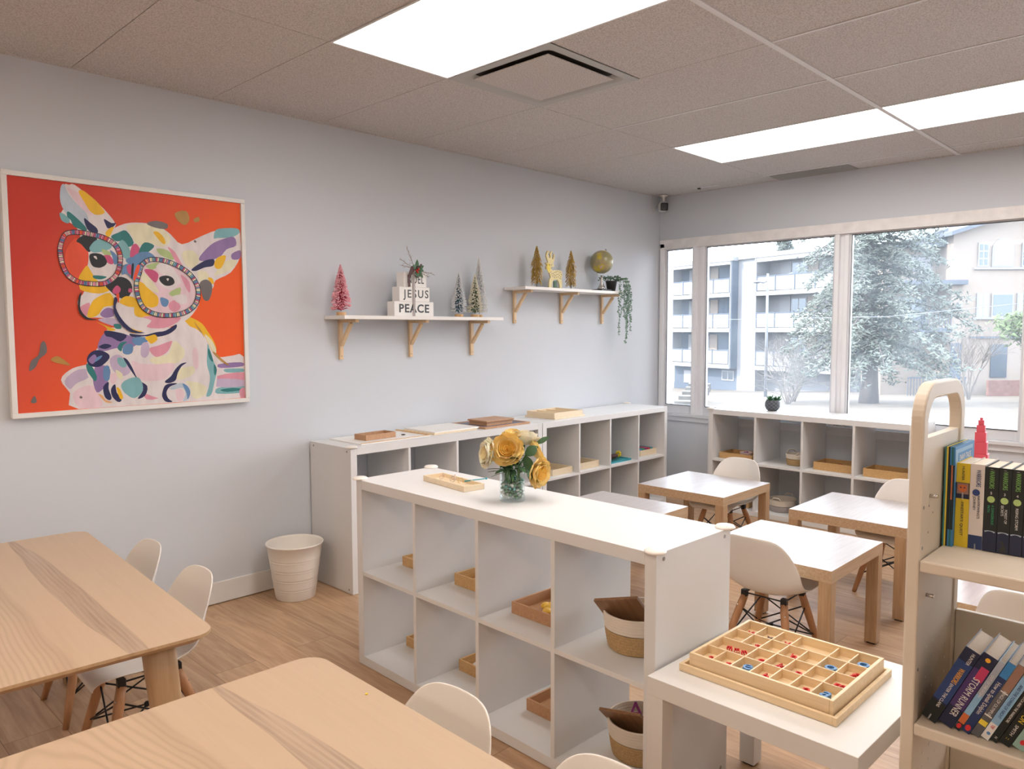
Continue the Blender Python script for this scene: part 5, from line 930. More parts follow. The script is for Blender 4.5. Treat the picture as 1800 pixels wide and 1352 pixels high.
def petal(bm, a0, rb, Rm, h, span, mi, open_=1.0, ruff=.06, tipc=0, ns=6, nt=6):
    G = []
    for i in range(ns+1):
        s = -1+2*i/ns; row = []
        for j in range(nt+1):
            q = j/nt; wd = span*math.sin(PI*(.12+.62*q))
            an = a0+s*wd; rad = rb+(Rm-rb)*math.sin(q*PI*.5)**.9*open_; z = h*(q**.85)-tipc*h*max(0, q-.7)*2
            rad *= 1+ruff*math.sin(5*s+7*q+a0*3); z += ruff*h*.5*math.cos(6*s+a0*2)*q - .10*h*s*s*q
            row.append(bm.verts.new((rad*math.cos(an), rad*math.sin(an), z)))
        G.append(row)
    for i in range(ns):
        for j in range(nt):
            f = bm.faces.new((G[i][j], G[i+1][j], G[i+1][j+1], G[i][j+1])); f.smooth = True; f.material_index = mi
def petalmat(name, c1, c2):
    m = mat(name, c1, .6, noise=.05, nscale=60); b = m.node_tree.nodes['Principled BSDF']; b.inputs['Subsurface Weight'].default_value = .25; b.inputs['Subsurface Radius'].default_value = (.01, .006, .003); b.inputs['Subsurface Scale'].default_value = .5; return m
M['py'] = petalmat('yellow_petal', (.93, .70, .28), None); M['pyo'] = petalmat('golden_petal', (.90, .54, .10), None); M['pc'] = petalmat('cream_petal', (.92, .87, .70), None); M['pcy'] = petalmat('pale_yellow_petal', (.90, .76, .42), None)
VTOP = Vector((VX, VY, VZ+.10))
def rose(label, c, d, R_, inner, outer, seed, stem_to):
    random.seed(seed); c = Vector(c); d = Vector(d).normalized(); t = thing('artificial_rose', label, 'flower', tuple(c), 0, None)
    q = d.to_track_quat('Z', 'Y').to_matrix().to_4x4()
    bm = new()
    for L, (n_, rb, Rm, h, span, mi, tc_, op) in enumerate(((4, .001, .12, .58, 1.5, 0, .5, 1), (5, .01, .22, .62, 1.3, 0, .4, 1), (6, .03, .33, .66, 1.1, 0, .3, 1), (7, .04, .45, .68, 1.0, 0, .22, 1), (6, .05, .60, .70, 1.05, 1, .14, 1), (6, .07, .78, .62, 1.0, 1, .05, 1), (7, .09, .98, .44, .85, 1, -.0, 1))):
        for k in range(n_): petal(bm, k*2*PI/n_+L*.7+random.uniform(-.15, .15), rb*R_, Rm*R_*random.uniform(.94, 1.05), h*R_*1.25*random.uniform(.94, 1.05), span, mi, op, .028+.005*L, tc_)
    for v in bm.verts: v.co = q @ (v.co-Vector((0, 0, R_*.35)))
    obj('petals', bm, [inner, outer], t)
    bm = new(); e = stem_to-c; b0 = -d*R_*.35
    tube(bm, [b0, b0-d*R_*.45, Vector((e.x, e.y, e.z)), Vector((e.x*1.0, e.y, e.z-.045))], [.004, .0032, .0028, .0028], 8)
    obj('stem', bm, 'stem', t)
    bm = new()
    for k in range(3):
        a = random.uniform(0, 6.3); p = b0.lerp(e, .25+.25*k); leafshape(bm, p, (math.cos(a), math.sin(a), random.uniform(-.5, .3)), .012, .045, 0, .3, nrm=(0.1, 0, 1))
    obj('leaves', bm, 'leaf', t)
def vp(dx, dy, dz): return (VX+dx, VY+dy, VZ+dz)
# camera looks along (+.71,+.70); right is (+.70,-.71)
def rp(r_, z, dpt): return vp(.698*r_+.714*dpt, -.716*r_+.696*dpt, z)
def sp(a, r_=.025): return Vector((VX+r_*math.cos(a), VY+r_*math.sin(a), VZ+.115))
rose('large golden yellow rose facing the camera, front of the bouquet', rp(-.018, .186, -.035), (-.62, -.55, .42), .062, 'pyo', 'py', 2, sp(4))
rose('cream white rose at the left of the bouquet', rp(-.082, .170, -.005), (-.85, .35, .15), .056, 'pcy', 'pc', 3, sp(2.6))
rose('cream rose at the top back of the bouquet', rp(.045, .212, .045), (.25, .10, .9), .060, 'pcy', 'pc', 5, sp(1))
rose('golden rose low on the right, drooping beside the vase', rp(.090, .105, -.025), (.10, -.85, -.12), .058, 'pyo', 'py', 7, sp(-.9))
rose('pale golden rose on the right behind the drooping one', rp(.082, .172, .03), (.55, -.45, .35), .048, 'py', 'py', 9, sp(-.2))
rose('yellow rose bud peeping above the large golden rose', rp(.0, .232, .015), (-.2, -.2, 1), .036, 'py', 'py', 11, sp(3.3))
bm = new(); random.seed(31); t = thing('leaf_sprig', 'dark green artificial leaves between the roses and in the vase neck', 'leaves', (VX, VY, VZ+.10))
for k in range(34):
    a = random.uniform(0, 2*PI); r_ = random.uniform(.005, .035); e = random.uniform(-.2, .7); leafshape(bm, (r_*math.cos(a), r_*math.sin(a), random.uniform(.0, .045)), (math.cos(a)*math.cos(e), math.sin(a)*math.cos(e), math.sin(e)), random.uniform(.010, .016), random.uniform(.04, .065), 0, .25, nrm=(.1, 0, 1))
leafshape(bm, Vector(rp(.085, .20, .02))-Vector((VX, VY, VZ+.10)), (.70, -.72, .5), .010, .055, 0, -.1, nrm=(-.6, -.6, .5))
leafshape(bm, Vector(rp(.045, .165, -.01))-Vector((VX, VY, VZ+.10)), (.4, -.6, .5), .020, .055, 0, .1, nrm=(-.6, -.6, .5)); leafshape(bm, Vector(rp(.05, .16, -.01))-Vector((VX, VY, VZ+.10)), (.1, -.2, -.9), .018, .055, 0, .1, nrm=(-.6, -.6, .2))
obj('leaves', bm, 'leaf', t); bm = new()
for k in range(7): a = k*.9; tube(bm, [(.03*math.cos(a), .03*math.sin(a), -.03), (.02*math.cos(a+1), .02*math.sin(a+1), .02), (.03*math.cos(a+.5), .03*math.sin(a+.5), .065)], .0022, 6)
obj('stems', bm, 'stem', t)
X, Y = inframe(K1, K1A, .172, -.222)
tray('shallow pale wooden tray of clips on the middle unit top', (X, Y, .7705), K1A-PI/2-.10, .285, .095, .022, 'palepine', .006)
cl = thing('teal_clip', 'slim teal pen lying across the right end of the clip tray', 'pen', (X+.075, Y-.225, .7705+.024)); bm = new(); tube(bm, [(-.028, .030, -.006), (-.005, .008, -.002), (.030, -.028, .004)], [.003, .0022, .0022], 8); obj('barrel', bm, 'teal', cl); bm = new(); ball(bm, (.032, -.030, .0045), .0045); obj('tip', bm, 'teal', cl)
sol('wirepink', .75, .55, .50, .3, metal=.5); sol('wiregold', .72, .52, .18, .3, metal=.6); clips = []
for k, (u, m, nm) in enumerate(((.035, 'wirepink', 'leftmost pink wire clip in the clip tray'), (.085, 'wirepink', 'second wire clip from the left in the clip tray'), (.115, 'silver', 'silver wire clip near the middle of the clip tray'), (.150, 'wiregold', 'gold wire clip just left of the teal pen'))):
    bm = new(); pts = [(.014*math.cos(a)*(1 if q % 2 else .7), 0, .014+.012*math.sin(a)) for q, a in enumerate([i*PI/5 for i in range(11)])]; tube(bm, pts, .0011, 5)
    o = obj('wire_clip', bm, m, None, (X+.045+.02*(k % 2), Y-.02-u, .7705+.0065), (0.5, .3*k, k*1.1)); tag(o, nm, 'clip')

# ------------------------------------------------------------------ tables
def side_table(label, x, y, top='lackoak', leg='lackoakz', rz=0, s=.565):
    """x, y = corner nearest the camera wall; extends +x and -y"""
    t = thing('side_table', label, 'table', (x, y, 0), rz); lw = .05
    bm = new(); B(bm, 0, s, -s, 0, .40, .45, 0, .0015)
    for f in bm.faces: f.material_index = 1 if f.calc_center_median().z > .4497 else 0
    obj('tabletop', bm, [top, 'lacktop' if top == 'lackoak' else top], t)
    for a in (0, s-lw):
        for b in (-lw, -s):
            l = boxobj('leg', leg, a+.0003, a+lw-.0003, b+.0003, b+lw-.0003, .008, .3998, t, .0012)
            boxobj('foot_pad', 'black', a+.008, a+lw-.008, b+.008, b+lw-.008, 0, .0079, l, .001)
    return t
side_table('oak square table farthest back, near the corner with a white chair behind', -1.832, -1.072)
side_table('oak square table in front of the moulded chair beside the middle unit', -2.708, -2.008)
side_table('oak square table nearest the window unit, cut by the book cart', -1.832, -2.008)
side_table('oak square table mostly hidden behind the middle shelf unit', -2.708, -1.040)
side_table('oak square table glimpsed through the gap in the book cart', -2.740, -2.895)
side_table('oak square table behind the cart, carrying the pink tower', -2.172, -2.765)
side_table('white square table in the foreground carrying the letter sorting box', -3.934, -2.566, 'lackwhite', 'lackwhite', -.0238, .553)
def rrect(x0, x1, y0, y1, r, n=8):
    P = []
    for cx, cy, a0 in ((x1-r, y1-r, 0), (x0+r, y1-r, 90), (x0+r, y0+r, 180), (x1-r, y0+r, 270)):
        for k in range(n+1): a = math.radians(a0+90*k/n); P.append((cx+r*math.cos(a), cy+r*math.sin(a)))
    return P
def dining(label, loc, rz, m, lx, ly):
    """origin at the corner, spans -x and -y... local box 0..-lx, 0..-ly"""
    t = thing('dining_table', label, 'table', loc, rz); h = .58; bm = new()
    A = rrect(-lx, 0, -ly, 0, .055); levels = ((0, h), (0, h-.008), (-.022, h-.024))
    rs = []
    for off, z in levels:
        P = rrect(-lx-off, off, -ly-off, off, .055+off*.5); rs.append([bm.verts.new((x, y, z)) for x, y in P])
    bm.faces.new(rs[0]); bm.faces.new(rs[2][::-1]); n = len(A)
    for a, b, mi in ((0, 1, 1), (1, 2, 1)):
        for k in range(n): f = bm.faces.new((rs[a][k], rs[b][k], rs[b][(k+1) % n], rs[a][(k+1) % n])); f.material_index = mi; f.smooth = False
    obj('tabletop', bm, [m, 'ashz'], t, fixn=True)
    bm = new(); i = .20
    for a in ((-lx+i, -i, -i-.018, -i), (-lx+i, -i, -ly+i, -ly+i+.018), (-lx+i, -lx+i+.018, -ly+i+.018, -i-.018), (-i-.018, -i, -ly+i+.018, -i-.018)): B(bm, *a, h-.055, h-.0245)
    obj('apron', bm, 'ashz', t)
    for sx, sy, cx, cy in ((1, 1, -.12, -.10), (-1, 1, -lx+.12, -.10), (1, -1, -.12, -ly+.10), (-1, -1, -lx+.12, -ly+.10)):
        bm = new(); r_ = []
        for z, w_, off in ((h-.0246, .038, 0), (h-.12, .037, .006), (0, .028, .040)):
            P = rrect(cx+sx*off-w_, cx+sx*off+w_, cy+sy*off-w_, cy+sy*off+w_, w_*.45, 4); r_.append([bm.verts.new((x, y, z)) for x, y in P])
        n2 = len(r_[0]); bm.faces.new(r_[0]); bm.faces.new(r_[2][::-1])
        for a in (0, 1):
            for k in range(n2): f = bm.faces.new((r_[a][k], r_[a+1][k], r_[a+1][(k+1) % n2], r_[a][(k+1) % n2])); f.smooth = True
        obj('leg', bm, 'ashz', t, fixn=True)
    return t
dining('pale ash table with rounded corners along the left wall', (-4.652, -.370, 0), -.064, 'ash', .80, 1.385)
dining('pale ash table with rounded corners in the near left foreground', (-4.634, -2.066, 0), -.022, 'ash', .80, 1.40)

# ------------------------------------------------------------------ moulded chairs on wooden legs (face local +x)
def build_chair(label, loc, rz):
    t = thing('moulded_chair', label, 'chair', loc, rz)
    # profile: (x, z, half width, edge lift, edge forward)
    PR = [(.188, .292, .118, -.004, 0), (.196, .308, .140, .000, 0), (.180, .322, .152, .008, 0), (.120, .322, .162, .016, 0), (.050, .312, .168, .024, 0), (-.020, .304, .172, .034, .004), (-.080, .304, .174, .046, .014), (-.122, .318, .173, .052, .026), (-.148, .350, .172, .045, .038), (-.163, .395, .168, .030, .044), (-.175, .440, .160, .016, .042), (-.187, .485, .148, .006, .036), (-.198, .525, .130, .0, .028), (-.205, .550, .108, -.002, .020), (-.208, .561, .075, -.003, .012)]
    bm = new(); NU = 12; G = []
    for x, z, hw, lift, fwd_ in PR:
        row = []
        for i in range(NU+1):
            u = -1+2*i/NU; e = abs(u)**2.4; row.append(bm.verts.new((x+fwd_*e, hw*u, z+lift*e)))
        G.append(row)
    for a in range(len(G)-1):
        for i in range(NU): f = bm.faces.new((G[a][i], G[a][i+1], G[a+1][i+1], G[a+1][i])); f.smooth = True
    o = obj('shell', bm, 'shell', t, fixn=True)
    so = o.modifiers.new('thick', 'SOLIDIFY'); so.thickness = .006; so.offset = 0; ss = o.modifiers.new('smooth', 'SUBSURF'); ss.levels = 1; ss.render_levels = 2
    for sx in (1, -1):
        for sy in (1, -1):
            bm = new(); tp = Vector((.015+sx*.085, sy*.085, .272)); ft = Vector((.0+sx*.165, sy*.150, 0)); 
            tube(bm, [ft, ft.lerp(tp, .3), ft.lerp(tp, .85), tp], [.0105, .0135, .0165, .015], 14); l = obj('leg', bm, 'beech', t)
            bm = new(); q = ft.lerp(tp, .86); ball(bm, q+Vector((sx*.0145, sy*.008, 0)), .0045, 0, 10, (.5, 1, 1)); obj('bolt', bm, 'silver', l)
    bm = new(); r = .0032
    P = {(sx, sy): Vector((.015+sx*.085, sy*.085, .272)) for sx in (1, -1) for sy in (1, -1)}; Fp = {(sx, sy): Vector((sx*.165, sy*.150, 0)) for sx in (1, -1) for sy in (1, -1)}
    cyc = [(1, 1), (-1, 1), (-1, -1), (1, -1)]
    for k in range(4):
        a, b = cyc[k], cyc[(k+1) % 4]
        ta, tb = P[a]+Vector((0, 0, .012)), P[b]+Vector((0, 0, .012)); la, lb = Fp[a].lerp(P[a], .36), Fp[b].lerp(P[b], .36); ma, mb = Fp[a].lerp(P[a], .83), Fp[b].lerp(P[b], .83)
        tube(bm, [ta, tb], r, 6); tube(bm, [ma, lb], r, 6); tube(bm, [mb, la], r, 6)
    tube(bm, [Fp[(1, 1)].lerp(P[(1, 1)], .36), (0, 0, .15), Fp[(-1, -1)].lerp(P[(-1, -1)], .36)], r, 6); tube(bm, [Fp[(1, -1)].lerp(P[(1, -1)], .36), (0, 0, .15), Fp[(-1, 1)].lerp(P[(-1, 1)], .36)], r, 6)
    ball(bm, (0, 0, .15), .010, 0, 10)
    for k in P: B(bm, P[k].x-.012, P[k].x+.012, P[k].y-.012, P[k].y+.012, P[k].z-.004, P[k].z+.026, bev=.003)
    obj('wire_brace', bm, 'blackmetal', t); return t
ch = build_chair('white moulded chair seen from behind beside the middle unit, facing the oak table', (-2.640, -2.305, 0), 0)
dup(ch, (-1.360, -1.395, 0), PI, 'white moulded chair behind the farthest oak table, by the window unit')
dup(ch, (-1.385, -2.395, 0), PI, 'white moulded chair behind the oak table cut by the book cart')
dup(ch, (-2.655, -3.235, 0), 0, 'white moulded chair glimpsed through the gap in the book cart')
dup(ch, (-4.695, -.665, 0), PI-.03, 'white moulded chair farther from the camera at the wall side ash table')
dup(ch, (-4.708, -1.135, 0), PI-.03, 'white moulded chair nearer the camera at the wall side ash table')
dup(ch, (-4.690, -2.440, 0), PI, 'white moulded chair with its back showing beyond the near ash table')
dup(ch, (-4.680, -2.880, 0), PI, 'white moulded chair whose rim just shows at the bottom edge')

# ------------------------------------------------------------------ waste bin
t = thing('waste_bin', 'round white ribbed waste bin against the left wall', 'waste bin', (-3.622, -.186, 0))
P = [(0, 0), (.098, 0), (.100, .004)]
for z in (.055, .105, .155, .205): r_ = .100+.040*z/.285; P += [(r_-.0022, z-.012), (r_-.0008, z-.0035), (r_-.0002, z-.0022), (r_-.0014, z-.0004), (r_-.0014, z+.0004), (r_+.0000, z+.0022), (r_+.0006, z+.0035), (r_+.0018, z+.012)]
P += [(.1395, .277), (.1445, .280), (.1455, .285), (.1435, .288), (.1390, .287), (.136, .28), (.098, .006), (0, .005)]
bm = new(); lathe(bm, P, 56); obj('body', bm, 'bin', t, fixn=True)

# ------------------------------------------------------------------ letter sorting box on the white table
tray('shallow pine tray under the letter sorting box', (-3.852, -3.035, .4505), -.012, .365, .425, .020, 'pine', .010)
t = thing('sorting_box', 'pine letter sorting box with a grid of small compartments', 'sorting box', (-3.838, -3.021, .4570), -.012); SL, SW, SH = .332, .388, .046
bm = new(); tk = .009
B(bm, 0, SL, 0, tk, 0, SH, bev=.001); B(bm, 0, SL, SW-tk, SW, 0, SH, bev=.001); B(bm, 0, tk, tk, SW-tk, 0, SH, bev=.001); B(bm, SL-tk, SL, tk, SW-tk, 0, SH, bev=.001); obj('rim', bm, 'pine', t)
bm = new(); B(bm, tk, SL-tk, tk, SW-tk, .001, .021); obj('base', bm, 'pine', t)
rw = (SL-2*tk)/4; cwid = (SW-2*tk)/7; dv = .0035
for k in range(1, 4): boxobj('partition', 'pine', tk+k*rw-dv/2, tk+k*rw+dv/2, tk, SW-tk, .021, SH-.003, t, 0)
cells = {}
dbl = {(1, 0), (3, 3)}
for r_ in range(4):
    for k in range(7):
        # column 0 is on the left (high y)
        y1 = SW-tk-k*cwid
        if k < 6 and (r_, k) not in dbl: boxobj('partition', 'pine', tk+r_*rw+dv/2, tk+(r_+1)*rw-dv/2, y1-cwid-dv/2, y1-cwid+dv/2, .021, SH-.004, t, 0)
        cells[(r_, k)] = (tk+(r_+.5)*rw, y1-.5*cwid)
def incell(r_, k, dx=0, dy=0, dz=.006): x, y = cells[(r_, k)]; X, Y = inframe((-3.838, -3.021), -.012, x+dx, y+dy); return (X, Y, .4570+dz)
ORD = ('front', 'second', 'third', 'back'); CL = ('first', 'second', 'third', 'fourth', 'fifth', 'sixth', 'last')
items = [(0, 0, 's', 'red'), (0, 1, 'r', 'red'), (0, 2, 'e', 'blue'), (0, 3, 'b', 'red'), (0, 5, 'n', 'red'), (0, 6, 'a', 'blue'), (1, 2, 'c', 'red'), (1, 3, 'k', 'red'), (1, 4, 'p', 'red'), (1, 6, 'm', 'red'), (2, 1, 't', 'red'), (2, 3, 'h', 'red'), (2, 5, 'o', 'blue'), (2, 6, 'f', 'red'), (3, 0, 'w', 'red'), (3, 1, 'x', 'ribbonbrown'), (3, 2, 'v', 'red'), (3, 6, 'o', 'blue')]
for r_, k, ch_, m in items:
    cn = 'red' if m == 'red' else ('blue' if m == 'blue' else 'dark')
    for st_ in range(2 if m == 'blue' else 1):
        o = letter(ch_, '%s wooden letter%s in the sorting box, %s row, %s slot' % (cn, (' on top' if st_ else ' underneath') if m == 'blue' else '', ORD[r_], CL[k]), incell(r_, k, random.uniform(.002, .012), 0, .0245+.0062*st_), (0, 0, -1.57+random.uniform(-.3, .3)), .044 if m == 'blue' else .030, m, .006)
for k in range(4): letter('m', '%s small red piece from the left in the double slot of the sorting box' % CL[k], incell(1, 0, .014, -.008-.021*k, .0285), (.25, 0, -1.4+.3*k), .016, 'red', .008)

# ------------------------------------------------------------------ pink tower: ten cubes from 10 cm to 1 cm
TX, TY = -1.955, -2.885; z = .4505; OR_ = ('largest', 'second largest', 'third largest', 'fourth largest', 'fifth largest', 'sixth largest', 'fourth smallest', 'third smallest', 'second smallest', 'smallest')
for k in range(10):
    s = .10-.01*k; o = boxobj('pink_cube', 'pinkcube', -s/2, s/2, -s/2, s/2, 0, s, None, .0008, loc=(TX, TY, z), rot=(0, 0, .12)); tag(o, OR_[k]+' pink wooden cube of the stacked tower behind the book cart', 'cube', 'pink tower cubes'); z += s+.0003

# ------------------------------------------------------------------ book cart
CX, CYp, CZ = -3.817, -3.161, 0
t = thing('book_cart', 'cream book cart with arched handle end at the right edge', 'book cart', (CX, CYp, 0)); cart = t
pt_ = .027; D_ = .325; HT = 1.258; ir = .033
def arch(x0, x1, z0, zt_, r, n=10):
    return [(x0, z0)]+[(x0+r-r*math.cos(PI/2*k/n), zt_-r+r*math.sin(PI/2*k/n)) for k in range(n+1)]+[(x1-r+r*math.sin(PI/2*k/n), zt_-r+r*math.cos(PI/2*k/n)) for k in range(n+1)]+[(x1, z0)]
def hoop(y, nm):
    bm = new(); O = arch(0, D_, .10, HT, .085); I = arch(ir, D_-ir, .10, HT-.036, .058); n = len(O)
    va = [[bm.verts.new((x, yy, z_)) for x, z_ in P_] for P_, yy in ((O, y), (O, y-pt_), (I, y), (I, y-pt_))]
    for k in range(n-1):
        for a, b in ((0, 1), (1, 3), (3, 2), (2, 0)): f = bm.faces.new((va[a][k], va[a][k+1], va[b][k+1], va[b][k])); f.smooth = False
    for k in (0, n-1): bm.faces.new([va[a][k] for a in (0, 1, 3, 2)])
    bmesh.ops.recalc_face_normals(bm, faces=bm.faces)
    o = obj('handle_arch', bm, 'cart', t); bv = o.modifiers.new('soft', 'BEVEL'); bv.width = .004; bv.segments = 2; bv.limit_method = 'ANGLE'; bv.angle_limit = .9
    e = boxobj('end_panel', 'cart', ir, D_-ir, y-pt_+.004, y-.004, .14, 1.136, t, .001)
    return e
ep = hoop(0, 'a'); hoop(-.86, 'b'); YI = -pt_
bm = new()
for r_ in range(9):
    for c in range(4):
        x = .09+.05*c
        for zc in (.62-.036*r_,): 
            zc2 = zc+.03; mm = frame3((x, YI+.0036, zc2), (1, 0, 0), (0, 0, 1), (0, -1, 0)); prism(bm, [(.0036*math.cos(a*PI/4), .0036*math.sin(a*PI/4)) for a in range(8)], 0, .0006, 0, mm)
sol('hole_light', .85, .82, .76, .4); obj('lit_pin_hole', bm, 'hole_light', ep, fixn=True)  # pale discs: light passing through the pin holes, painted as colour
bm = new()
for x, z_ in ((.10, .82), (.135, .83), (.17, .84), (.07, .98), (.10, .96), (.07, .92)): mm = frame3((x, YI+.0036, z_), (1, 0, 0), (0, 0, 1), (0, -1, 0)); prism(bm, [(.0022*math.cos(a*PI/4), .0022*math.sin(a*PI/4)) for a in range(8)], 0, .0006, 0, mm)
for z_ in (.985, .895, .62): mm = frame3((.018, YI-.0002, z_), (1, 0, 0), (0, 0, 1), (0, -1, 0)); prism(bm, [(.0042*math.cos(a*PI/4), .0042*math.sin(a*PI/4)) for a in range(8)], 0, .0006, 0, mm)
obj('screw_hole', bm, 'screw', ep, fixn=True)
bm = new()
for x, z_ in ((.075, .775), (.075, 1.002)): tube(bm, [(x, YI+.004, z_), (x, YI-.012, z_)], .0045, 10)
obj('shelf_pin', bm, 'silver', ep)
for z_ in (.872, .503, .17): 
    boxobj('shelf', 'cart', 0 if z_ != .17 else .01, D_-.02, YI-.835, YI-.0005, z_-.026, z_, t, .004)
for z_, h_ in ((.503, .178), (.17, .155), (.872, .09)):
    boxobj('back_rail', 'cart', D_-.0195, D_-.003, YI-.832, YI-.001, z_-.02, z_+h_, t, .002)
boxobj('base_rail', 'cart', .02, D_-.02, YI-.834, YI-.001, .105, .143, t, .002)
bm = new()
for x in (.04, D_-.04):
    for y in (-.013, -.873): lathe(bm, [(0, -.011), (.028, -.011), (.030, -.006), (.030, .006), (.028, .011), (0, .011)], 20, c=(0, 0, 0)); 
    # wheels are turned upright below
n_each = len(bm.verts)//4
for i, (x, y) in enumerate(((.04, -.013), (.04, -.873), (D_-.04, -.013), (D_-.04, -.873))):
    bm.verts.ensure_lookup_table()
    for v in bm.verts[i*n_each:(i+1)*n_each]: v.co = Vector((x+v.co.x, y+v.co.z, .0305+v.co.y))
obj('caster', bm, 'black', t)
bm = new()
for x in (.04, D_-.04):
    for y in (-.013, -.873): B(bm, x-.012, x+.012, y-.0135, y+.0135, .062, .10)
obj('caster_fork', bm, 'screw', t)

# ------------------------------------------------------------------ books
bm = new(); ball(bm, (0, 0, .0015), .003, 0, 8, (1.3, 1, .6)); tag(obj('crumb', bm, 'yellow', None, (-4.671, -2.334, .5803)), 'tiny yellow crumb on the near ash table', 'crumb')
def solm(nm, c, r_=.5): 
    if nm not in M: M[nm] = mat(nm, c, r_, noise=.04, nscale=30)
    return nm
def book(label, y, z, th, h, dp, cover, spine_x, group, lean=0, spine_m=None):
    """upright book; local x = depth, y: 0..th (left), z up. Pivot = lower right edge of the spine"""
    t = thing('book', label, 'book', (spine_x, y, z), 0, group); t.rotation_euler = (lean, 0, 0); c = .0012
    bm = new(); B(bm, 0, dp, 0, c, 0, h); B(bm, 0, dp, th-c, th, 0, h); B(bm, 0, c, c, th-c, 0, h)
    obj('cover', bm, cover, t); bm = new(); B(bm, c, dp-.003, c, th-c, .002, h-.0025); obj('pages', bm, 'paper', t); return t
def sp_text(bk, s, size, m, zc, th, yc=None, sx=1, flip=False): return text('title', s, size, m, bk, frame3((-.0014, yc if yc is not None else th/2, zc), (0, 0, -1), (0, -1, 0), (-1, 0, 0)), .0002, sx)
def sp_up(bk, s, size, m, zc, th): return text('numeral', s, size, m, bk, frame3((-.0004, th/2, zc), (0, 0, -1), (0, -1, 0), (-1, 0, 0)), .0002)
def sp_patch(bk, m, z0, z1, th, y0=None, y1=None, nm='spine_band'): return boxobj(nm, m, -.0002-.00012*len(bk.children), .0001, .0003 if y0 is None else y0, th-.0003 if y1 is None else y1, z0, z1, bk, 0)
def disc(bk, m, zc, yc, r_, nm='badge', sx=1):
    bm = new(); prism(bm, [(r_*sx*math.cos(k*PI/12), r_*math.sin(k*PI/12)) for k in range(24)], 0, .0003, mtx=frame3((-.0011, yc, zc), (0, 0, -1), (0, -1, 0), (-1, 0, 0))); return obj(nm, bm, m, bk, fixn=True)
for n_, c in dict(cYel=(.72, .52, .02), cWhite=(.72, .66, .62), cBlk=(.006, .010, .009), cNavy=(.015, .035, .12), cGreenT=(.03, .16, .14), cTeal=(.05, .25, .26), cBlue=(.04, .22, .50), cSky=(.25, .45, .65), cDkBlue=(.008, .013, .045), cPurple=(.06, .03, .13), cMint=(.26, .42, .36), cBrown=(.30, .17, .12), cOrange=(.60, .15, .04), tGreen=(.22, .48, .12), tWhite=(.75, .73, .70), tInk=(.03, .03, .05), tYel=(.80, .62, .06), tOr=(.85, .42, .03), badge=(.42, .58, .20), bNavy=(.02, .05, .20), tGrey=(.35, .38, .45), cMag=(.50, .04, .12), cGrey=(.10, .10, .11), moon=(.45, .50, .60)).items(): solm(n_, c)
zb = .8725; y = -3.1885-.0006
thin = [('cTeal', 'dark teal thin picture book against the cart end panel'), ('tYel', 'thin yellow edged picture book, second from the cart end'), ('cBlk', 'thin black and blue picture book, third from the cart end'), ('cBlue', 'thin bright blue picture book, fourth from the cart end'), ('cGreenT', 'thin green and orange picture book, fifth from the cart end'), ('cBlue', 'thin picture book with a bright blue front cover, beside the yellow book')]
for i, (m, lb) in enumerate(thin):
    th = .0034; y -= th+.0001; bk = book(lb, y, zb, th, .232, .165, m, -3.655, 'thin picture books on the upper cart shelf')
    if i >= 2: sp_patch(bk, 'cBlk', .04, .19, th)
    if i == 4: sp_patch(bk, 'cOrange', .11, .19, th, nm='title_band')
    if i == 5:
        boxobj('cover_art', 'cSky', .004, .150, -.0004, -.0001, .15, .225, bk, 0)
        boxobj('cover_panel', 'cBlue', .022, .146, -.0007, -.00045, .185, .216, bk, 0)
        text('title', 'SNAP! TALES', .013, 'tWhite', bk, frame3((.084, -.0008, .203), (1, 0, 0), (0, 0, 1), (0, -1, 0)), .0002, .95)
y -= .0006
GU = 'paperbacks standing on the upper cart shelf'
th = .0275; y -= th; bk = book('thick yellow paperback on the upper cart shelf', y, zb, th, .195, .125, 'cYel', -3.640, GU)
sp_text(bk, 'HUNTER', .0050, 'tInk', .172, th, sx=1.2); sp_patch(bk, 'cDkBlue', .113, .150, th, nm='picture'); sp_text(bk, "FIRESTAR'S QUEST", .0055, 'tInk', .066, th, sx=1.25)
pc = boxobj('cat_picture', 'cBrown', -.0010, -.0003, .002, th-.002, .124, .149, bk, 0); disc(bk, 'cOrange', .137, th/2, .0085, 'cat_face'); [disc(bk, 'tInk', .139, th/2+q_, .0017, 'eye').location.__setitem__(0, -.0004) for q_ in (-.0038, .0038)]
for sgn in (-1, 1): bm = new(); prism(bm, [(-.009, sgn*.008), (-.004, sgn*.003), (-.002, sgn*.008)], 0, .0004, mtx=frame3((-.0012, th/2, .137), (0, 0, -1), (0, -1, 0), (-1, 0, 0))); obj('ear', bm, 'cOrange', bk, fixn=True)
sp_text(bk, 'WARRIORS', .0035, 'tWhite', .119, th, sx=.7); 
th = .0285; y -= th+.0006; bk = book('white and navy paperback between the yellow and the black ones', y, zb, th, .196, .125, 'cWhite', -3.640, GU)
sp_text(bk, 'WARRIORS', .0095, 'bNavy', .164, th, yc=th*.42, sx=.58); sp_patch(bk, 'cNavy', .0005, .032, th); disc(bk, 'bNavy', .131, th*.55, .0075); sp_text(bk, "HAWKWING'S", .0052, 'tInk', .098, th, yc=th*.36, sx=1.1); sp_text(bk, 'JOURNEY', .0052, 'tInk', .106, th, yc=th*.66, sx=1.0); sp_text(bk, 'HARPER', .003, 'tWhite', .006, th, sx=.9)
